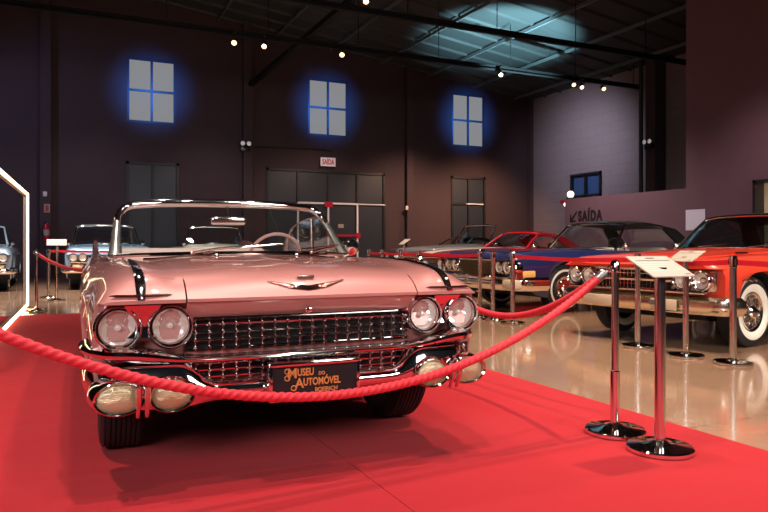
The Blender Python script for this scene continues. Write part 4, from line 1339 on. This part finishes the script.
def rope(label, p0, p1, zlow, twist, rad, x0=None):
    mb = MB(); a = Vector((*p0, .905)); c = Vector((*p1, .905))
    d = (c - a).normalized(); a = a + d * .09; c = c - d * .09
    n = 420 if twist else 140; P = []
    sag = .905 - zlow
    for i in range(n + 1):
        u = i / n; q = a.lerp(c, u); q.z = .905 - sag * (1 - (2 * u - 1) ** 2); P.append(q)
    Rr = []; acc = 0
    m_ = 18
    for i, q in enumerate(P):
        if i: acc += (P[i] - P[i - 1]).length
        t = (P[min(i + 1, n)] - P[max(i - 1, 0)]).normalized()
        u = (Vector((0, 0, 1)) - t * t.z).normalized(); w = t.cross(u)
        ph = acc / .105 * 2 * PI
        ring = []
        for k in range(m_):
            th = 2 * PI * k / m_
            r = rad * ((.74 + .36 * abs(math.cos(1.5 * (th - ph))) ** .6) if twist else 1.0 + .02 * math.cos(60 * acc * 2))
            ring.append(q + w * (math.cos(th) * r) + u * (math.sin(th) * r))
        Rr.append(ring)
    mb.rings(Rr, True, True)
    o = mb.build('barrier_rope', ROPE, None, 60)
    tag(o, label, 'rope', 'red ropes')
    for q0, q1 in ((P[0], P[4]), (P[-1], P[-5])):
        dv = (q0 - q1).normalized(); e = MB()
        e.tube([q0 - dv * .06, q0 + dv * .005, q0 + dv * .012], [rad * 1.12, rad * 1.12, rad * .5], 14)
        e.tube([q0 + dv * .008, q0 + dv * .02, q0 + dv * .03], .006, 8)
        e.build('end_cap', pm('cap_grey', '8a8688', .3, .8), o)
    return o


rope('thick twisted red rope sagging across the front of the pink car', PLEFT, PA, .416, True, .0195)
rope('red rope hanging between the carpet posts beside the right fender', PA, PBACK, .565, True, .021)

PL1, PL2 = (-.33, 12.0), (.9, 8.95)
rope_post('chrome rope post just outside the red carpet beside the lit frame', *PL1)
rope_post('chrome rope post hidden behind the tail of the pink car', *PL2)
rope('red rope sloping down behind the left fender of the pink car', PL1, PL2, .70, False, .026)
sign_post('chrome post with a tilted white information board nearest the camera', 2.774, 2.534, 0, 5, .012)
sign_post('chrome post with a white information board in front of the red-orange car', 5.35, 4.58, math.radians(-90), 5, 0)
BX = 5.42
bp_list = [(5.416, 4.13, 'belt post right of the far information board, before the whitewall tyre'), (5.42, 5.24, 'belt post behind the near rope post, before the middle of the mesh grille'),
           (5.47, 7.47, 'belt post nearest the pink car of the three before the dark blue convertible'), (5.45, 7.90, 'middle belt post of the three before the dark blue convertible'), (5.50, 8.30, 'leftmost belt post of the three before the dark blue convertible'),
           (5.47, 10.1, 'belt post above the right fender strip of the pink car'), (5.45, 10.75, 'belt post left of the fender strip, before the bright red car'), (5.45, 11.5, 'belt post before the nose of the bright red car'), (5.45, 12.1, 'last belt post of the right row, nearest the dark double door')]
for x, y, lb in bp_list:
    belt_post('chrome ' + lb, x, y)


def belt(label, p, q, z=.905, group='red belts of the right row'):
    mb = MB(); a = Vector((*p, z)); c = Vector((*q, z)); d = (c - a).normalized(); a = a + d * .05; c = c - d * .05
    n = d.cross(Vector((0, 0, 1)))
    Rr = []
    for i in range(13):
        u = i / 12; o_ = a.lerp(c, u); o_.z -= .02 * (1 - (2 * u - 1) ** 2)
        Rr.append([o_ + n * s * .0015 + Vector((0, 0, t * .024)) for s, t in ((-1, -1), (-1, 1), (1, 1), (1, -1))])
    mb.rings(Rr, True, True)
    return tag(mb.build('barrier_belt', BELT), label, 'belt', group)


belt('red belt stretched to the right edge before the whitewall tyre', (5.42, 1.2), bp_list[0][:2])
belt('red belt between the posts before the red-orange car grille', bp_list[0][:2], bp_list[1][:2])
belt('red belt across the gap between the red-orange car and the dark blue car', bp_list[1][:2], bp_list[2][:2])
belt('red belt across the grille of the dark blue convertible', bp_list[4][:2], bp_list[5][:2])
belt('short red belt between the two posts above the pink fender strip', bp_list[5][:2], bp_list[6][:2])
belt('red belt before the nose of the bright red car', bp_list[6][:2], bp_list[7][:2])
belt('farthest red belt of the right row', bp_list[7][:2], bp_list[8][:2])
bl_ = [(-1.0, 14.6, 'belt post hidden in the glow of the lit frame'), (-.20, 15.0, 'belt post just right of the lit frame'), (.15, 14.2, 'belt post carrying a white board before the pale blue saloon')]
belt_post('chrome ' + bl_[1][2], *bl_[1][:2])
belt_post('chrome belt post before the left front wheel of the pale blue saloon', .62, 13.9)
belt('red belt nearest the back wall before the pale blue saloon', bl_[1][:2], (2.6, 15.2), .93, 'red belts of the back row')
belt_post('chrome belt post hidden behind the windscreen of the pink car', 2.6, 15.2)
sb = thing('sign_stanchion', 'small white board on a post before the pale blue saloon', 'sign', (-.05, 14.2, 0))
mb = MB(); mb.lathe(base_profile(.16), (0, 0, 0), (0, 0, 1), 32); mb.build('base', CHROME, sb)
mb = MB(); mb.cyl((0, 0, .04), (0, 0, 1.06), .025, n=16); mb.build('pole', CHROME, sb)
mb = MB(); mb.bevbox((0, 0, 1.10), (.34, .24, .008), .002, Matrix.Rotation(.5, 3, 'X')); mb.build('board', WHITE, sb)
sb = thing('sign_stanchion', 'small white board on a post before the charcoal coupe', 'sign', (7.2, 14.0, 0))
mb = MB(); mb.lathe(base_profile(.16), (0, 0, 0), (0, 0, 1), 32); mb.build('base', CHROME, sb)
mb = MB(); mb.cyl((0, 0, .04), (0, 0, 1.1), .025, n=16); mb.build('pole', CHROME, sb)
mb = MB(); mb.bevbox((0, 0, 1.12), (.22, .26, .008), .002, Matrix.Rotation(-.6, 3, 'Y')); mb.build('board', WHITE, sb)

# ------------------------------------------------------------------ lit square frame standing at the left
LED = pm('led_tube', 'fff2df', .4, emit=5.0, emit_h='ffdcae')
lf = thing('lit_frame', 'tall square frame of glowing warm white light tubes at the left edge', 'lamp', (-.50, 13.0, .014), math.radians(-1.8))
Y0, Y1, ZT = -7.2, 0, 1.90
fm = MB()
for c_, d_ in (((-.03, Y1, ZT / 2 + .012), (.05, .05, ZT + .022)), ((-.03, Y0, ZT / 2 + .012), (.05, .05, ZT + .022)), ((-.03, (Y0 + Y1) / 2, ZT), (.05, Y1 - Y0, .05)), ((-.03, (Y0 + Y1) / 2, .026), (.05, Y1 - Y0, .05))):
    fm.box(c_, d_)
fm.build('frame', pm('frame_aluminium', 'b9a58c', .35, .6), lf)
for c_, d_ in (((.012, Y1, ZT / 2 + .02), (.03, .05, ZT)), ((.012, Y0, ZT / 2 + .02), (.03, .05, ZT)), ((.012, (Y0 + Y1) / 2, ZT), (.03, Y1 - Y0, .035)), ((.012, (Y0 + Y1) / 2, .03), (.03, Y1 - Y0, .035))):
    lt = MB(); lt.bevbox(c_, d_, .008); lt.build('light_tube', LED, lf)

# ------------------------------------------------------------------ signs and fittings
q0 = on_wall_x(586, 213.5, XR - .004)
sg_ = MB(); M = frame_matrix((XR - .004, 0, 0), (0, -1, 0), (0, 0, 1))
ta, tb = on_wall_x(578.5, 216, XR), on_wall_x(602, 216, XR)
wd = ta.y - tb.y
hgt = on_wall_x(590, 211.5, XR).z - on_wall_x(590, 221.7, XR).z
add_text(sg_, 'SAÍDA', hgt * 1.38, frame_matrix((XR - .006, (ta.y + tb.y) / 2, on_wall_x(590, 216.3, XR).z), (0, -1, 0), (0, 0, 1)), .020, wd / (hgt * 1.38 * 3.25), .004, space=1.22)
ar = on_wall_x(574, 217, XR)
M = frame_matrix((XR - .006, ar.y, ar.z), (0, -1, 0), (0, 0, 1))
for a_, c_ in (((.11, .13), (-.11, -.10)), ((-.13, -.12), (-.13, .06)), ((-.13, -.12), (.06, -.12))):
    sg_.box(M @ Vector(((a_[0] + c_[0]) / 2, (a_[1] + c_[1]) / 2, 0)), (.006, .05, math.hypot(c_[0] - a_[0], c_[1] - a_[1]) + .03), Matrix.Rotation(math.atan2(c_[0] - a_[0], c_[1] - a_[1]) * -1 * -1, 3, 'X'))
tag(sg_.build('wall_lettering', pm('letter_black', '120f14', .6)), 'black SAÍDA lettering with a down-left arrow on the mauve wall', 'sign')
pa_, pb_ = on_wall_x(686, 210, XR - .01), on_wall_x(705, 230, XR - .01)
tag(MB().box((XR - .012, (pa_.y + pb_.y) / 2, (pa_.z + pb_.z) / 2), (.016, pa_.y - pb_.y, pa_.z - pb_.z)).build('wall_poster', pm('poster_white', 'd9dbe6', .5)), 'blank white poster on the mauve wall above the red-orange car', 'poster')

ex = on_wall_y(328, 162, YB - .25); s1 = on_wall_y(335.5, 167, YB - .25); s0 = on_wall_y(320.8, 157.5, YB - .25)
es = thing('exit_sign', 'white exit sign with red SAÍDA letters over the dark double door', 'sign', (ex.x, YB - .25, ex.z))
mb = MB(); mb.bevbox((0, 0, 0), (s1.x - s0.x, .05, s0.z - s1.z), .008); mb.build('panel', pm('exit_white', 'dcd6da', .5, emit=.18), es)
mb = MB(); add_text(mb, 'SAÍDA', .27, frame_matrix((0, -.027, -.01), (1, 0, 0), (0, 0, 1)), .008, .62, .002); mb.build('lettering', pm('exit_red', 'c4103a', .5), es)
mb = MB(); mb.cyl((0.15, 0, .15), (0.15, 0, .42), .012, n=8); mb.cyl((.15, 0, .42), (.15, .25, .42), .012, n=8); mb.build('bracket', DFR, es)
ea = on_wall_y(249, 146.5, YB - .05)
cd = MB(); cd.cyl((ea.x, YB - .03, ea.z), (ex.x + .13, YB - .03, ex.z + .48), .02, n=8)
tag(cd.build('conduit', DFR), 'thin black conduit on the wall leading to the exit sign', 'pipe')


def twin_lamp(label, p, nrm):
    t = thing('emergency_light', label, 'lamp', p, math.atan2(nrm[1], nrm[0]) + PI / 2, 'emergency lights')
    mb = MB(); mb.bevbox((0, -.06, 0), (.34, .12, .22), .02); mb.build('housing', BLACK, t)
    for sx in (-.11, .11):
        mb = MB(); mb.lathe([(.07, 0), (.085, -.07), (.08, -.075)], (sx, -.10, .15), (0, 1, 0), 20); h_ = mb.build('lamp_head', CHROME_SOFT, t)
        mb = MB(); mb.lathe([(.078, -.07), (.0005, -.085)], (sx, -.10, .15), (0, 1, 0), 20); mb.build('lens', pm('emergency_lens', 'e6e2dc', .3, emit=.25), h_)
    return t


twin_lamp('twin emergency light on the pilaster left of the double door', (ea.x - .2, YB - .24, ea.z - .1), (0, -1))
cl = on_wall_x(647, 147, XR2 - .5)
twin_lamp('twin emergency light on the tall column at the right', (XR2 - .5, cl.y - .15, cl.z), (-1, 0))

fe = on_wall_y(46.5, 231, YB - .24)
t = thing('fire_extinguisher', 'red fire extinguisher hung on the pilaster at the left', 'extinguisher', (fe.x, YB - .40, fe.z))
mb = MB(); mb.lathe([(.0005, -.30), (.09, -.30), (.095, -.28), (.095, .10), (.07, .18), (.03, .21), (.03, .24), (.0005, .24)], (0, 0, 0), (0, 0, 1), 24); mb.build('cylinder', pm('extinguisher_red', 'b8142c', .3), t)
mb = MB(); mb.bevbox((0, 0, .28), (.05, .05, .07), .01); mb.bevbox((.05, 0, .31), (.14, .03, .02), .006); mb.build('valve', BLACK, t)
mb = MB(); mb.tube([(-.03, -.03, .26), (-.10, -.08, .2), (-.11, -.08, 0), (-.10, -.08, -.15)], .014, 8); mb.build('hose', BLACK, t)
mb = MB(); mb.lathe([(.097, -.14), (.097, .04)], (0, 0, 0), (0, 0, 1), 24); mb.build('label', WHITE, t)
mb = MB(); mb.box((0, .10, .08), (.06, .14, .06)); mb.build('bracket', BLACK, t)
sa, sb_ = on_wall_y(44, 204, YB - .26), on_wall_y(50, 212.5, YB - .26)
t = thing('safety_sign', 'small white and red extinguisher sign on the left pilaster', 'sign', ((sa.x + sb_.x) / 2, YB - .255, (sa.z + sb_.z) / 2))
mb = MB(); mb.box((0, 0, 0), (sb_.x - sa.x, .02, sa.z - sb_.z)); mb.build('plate', WHITE, t)
mb = MB(); mb.box((0, -.012, 0), ((sb_.x - sa.x) * .55, .01, (sa.z - sb_.z) * .7)); mb.build('symbol', pm('sign_red', 'b52a30', .5), t)
for px, py, lb in ((45, 194, 'small white sensor on the left pilaster above the red sign'), (407, 208, 'small white sensor on the pilaster right of the double door'), (535, 171, 'small white sensor near the back corner')):
    p_ = on_wall_y(px, py, YB - (.28 if px < 500 else .03))
    mb = MB(); mb.bevbox((p_.x, p_.y + .02, p_.z), (.12, .08, .16), .02); tag(mb.build('wall_sensor', pm('sensor_white', 'd8d2cc', .5)), lb, 'sensor')
# low lamp and red fitting at the end of the mauve wall
p_ = on_wall_x(570, 194.5, XR + .1)
t = thing('beacon_lamp', 'small bright lamp on top of the mauve wall end', 'lamp', (XR + .1, e0.y - .12, ZL))
mb = MB(); mb.lathe([(.12, 0), (.12, .03), (.05, .05), (.0005, .05)], (0, 0, 0), (0, 0, 1), 20); mb.build('base', BLACK, t)
mb = MB(); mb.ball((0, 0, .13), .10, 14); mb.build('bulb', pm('bulb_warm', 'fff1d0', .4, emit=2.2, emit_h='ffe9c0'), t)
r_ = on_wall_x(561, 202.5, XR - .02)
t = thing('wall_lamp', 'small red wall lamp with a bright tip at the end of the mauve wall', 'lamp', (XR + .1, e0.y + .0, r_.z))
mb = MB(); mb.bevbox((0, .12, .02), (.10, .34, .10), .03); mb.build('housing', pm('fitting_red', 'b01626', .4), t)
mb = MB(); mb.ball((-.02, .06, -.06), .06, 12); mb.build('bulb', pm('bulb_white', 'ffffff', .4, emit=3.0, emit_h='fff4e2'), t)

# track spotlights on the ceiling beams
BULB = pm('spot_bulb', 'fff0d8', .4, emit=5.0, emit_h='ffc888')
first_lamp = None


def track_lamp(label, px, py, Y):
    global first_lamp
    p_ = on_wall_y(px, py, Y)
    if first_lamp is None:
        t = thing('track_spotlight', label, 'lamp', p_, 0, 'track spotlights')
        d = Vector((-.35, -.75, -.55)).normalized()
        mb = MB(); mb.lathe([(.0005, .22), (.06, .22), (.075, .18), (.075, .0), (.068, -.005), (.066, .02)], (0, 0, 0), -d, 20); mb.build('can', BLACK, t)
        mb = MB(); mb.lathe([(.064, .015), (.0005, .0)], (0, 0, 0), -d, 20); mb.build('bulb', BULB, t)
        mb = MB(); mb.tube([-d * .1 + Vector((0, 0, .07)), -d * .1 + Vector((0, 0, .22))], .015, 8); mb.bevbox(-d * .1 + Vector((0, 0, .24)), (.06, .16, .05), .01); mb.build('bracket', BLACK, t)
        first_lamp = t
        return t
    t = first_lamp.copy(); COL.objects.link(t); t.location = p_; t['label'] = label
    for ch in first_lamp.children:
        c = ch.copy(); COL.objects.link(c); c.parent = t
    return t


track_lamp('bright track spotlight on the beam above the middle window', 342, 55, 17.4)
track_lamp('bright track spotlight on the beam under the teal roof patch', 501, 75, 17.4)
track_lamp('track spotlight at the top edge of the picture above the centre', 366, 1.5, 14.4)
track_lamp('track spotlight above the pilaster right of the left window', 234, 43, 17.4)
track_lamp('left one of the pair of spotlights near the block wall', 574, 85, 17.4)
track_lamp('right one of the pair of spotlights near the block wall', 582, 87.5, 17.4)
track_lamp('single spotlight on the beam before the block wall', 604, 89, 17.4)
track_lamp('dim spotlight left of the diagonal roof beam', 264, 46.5, 17.4)
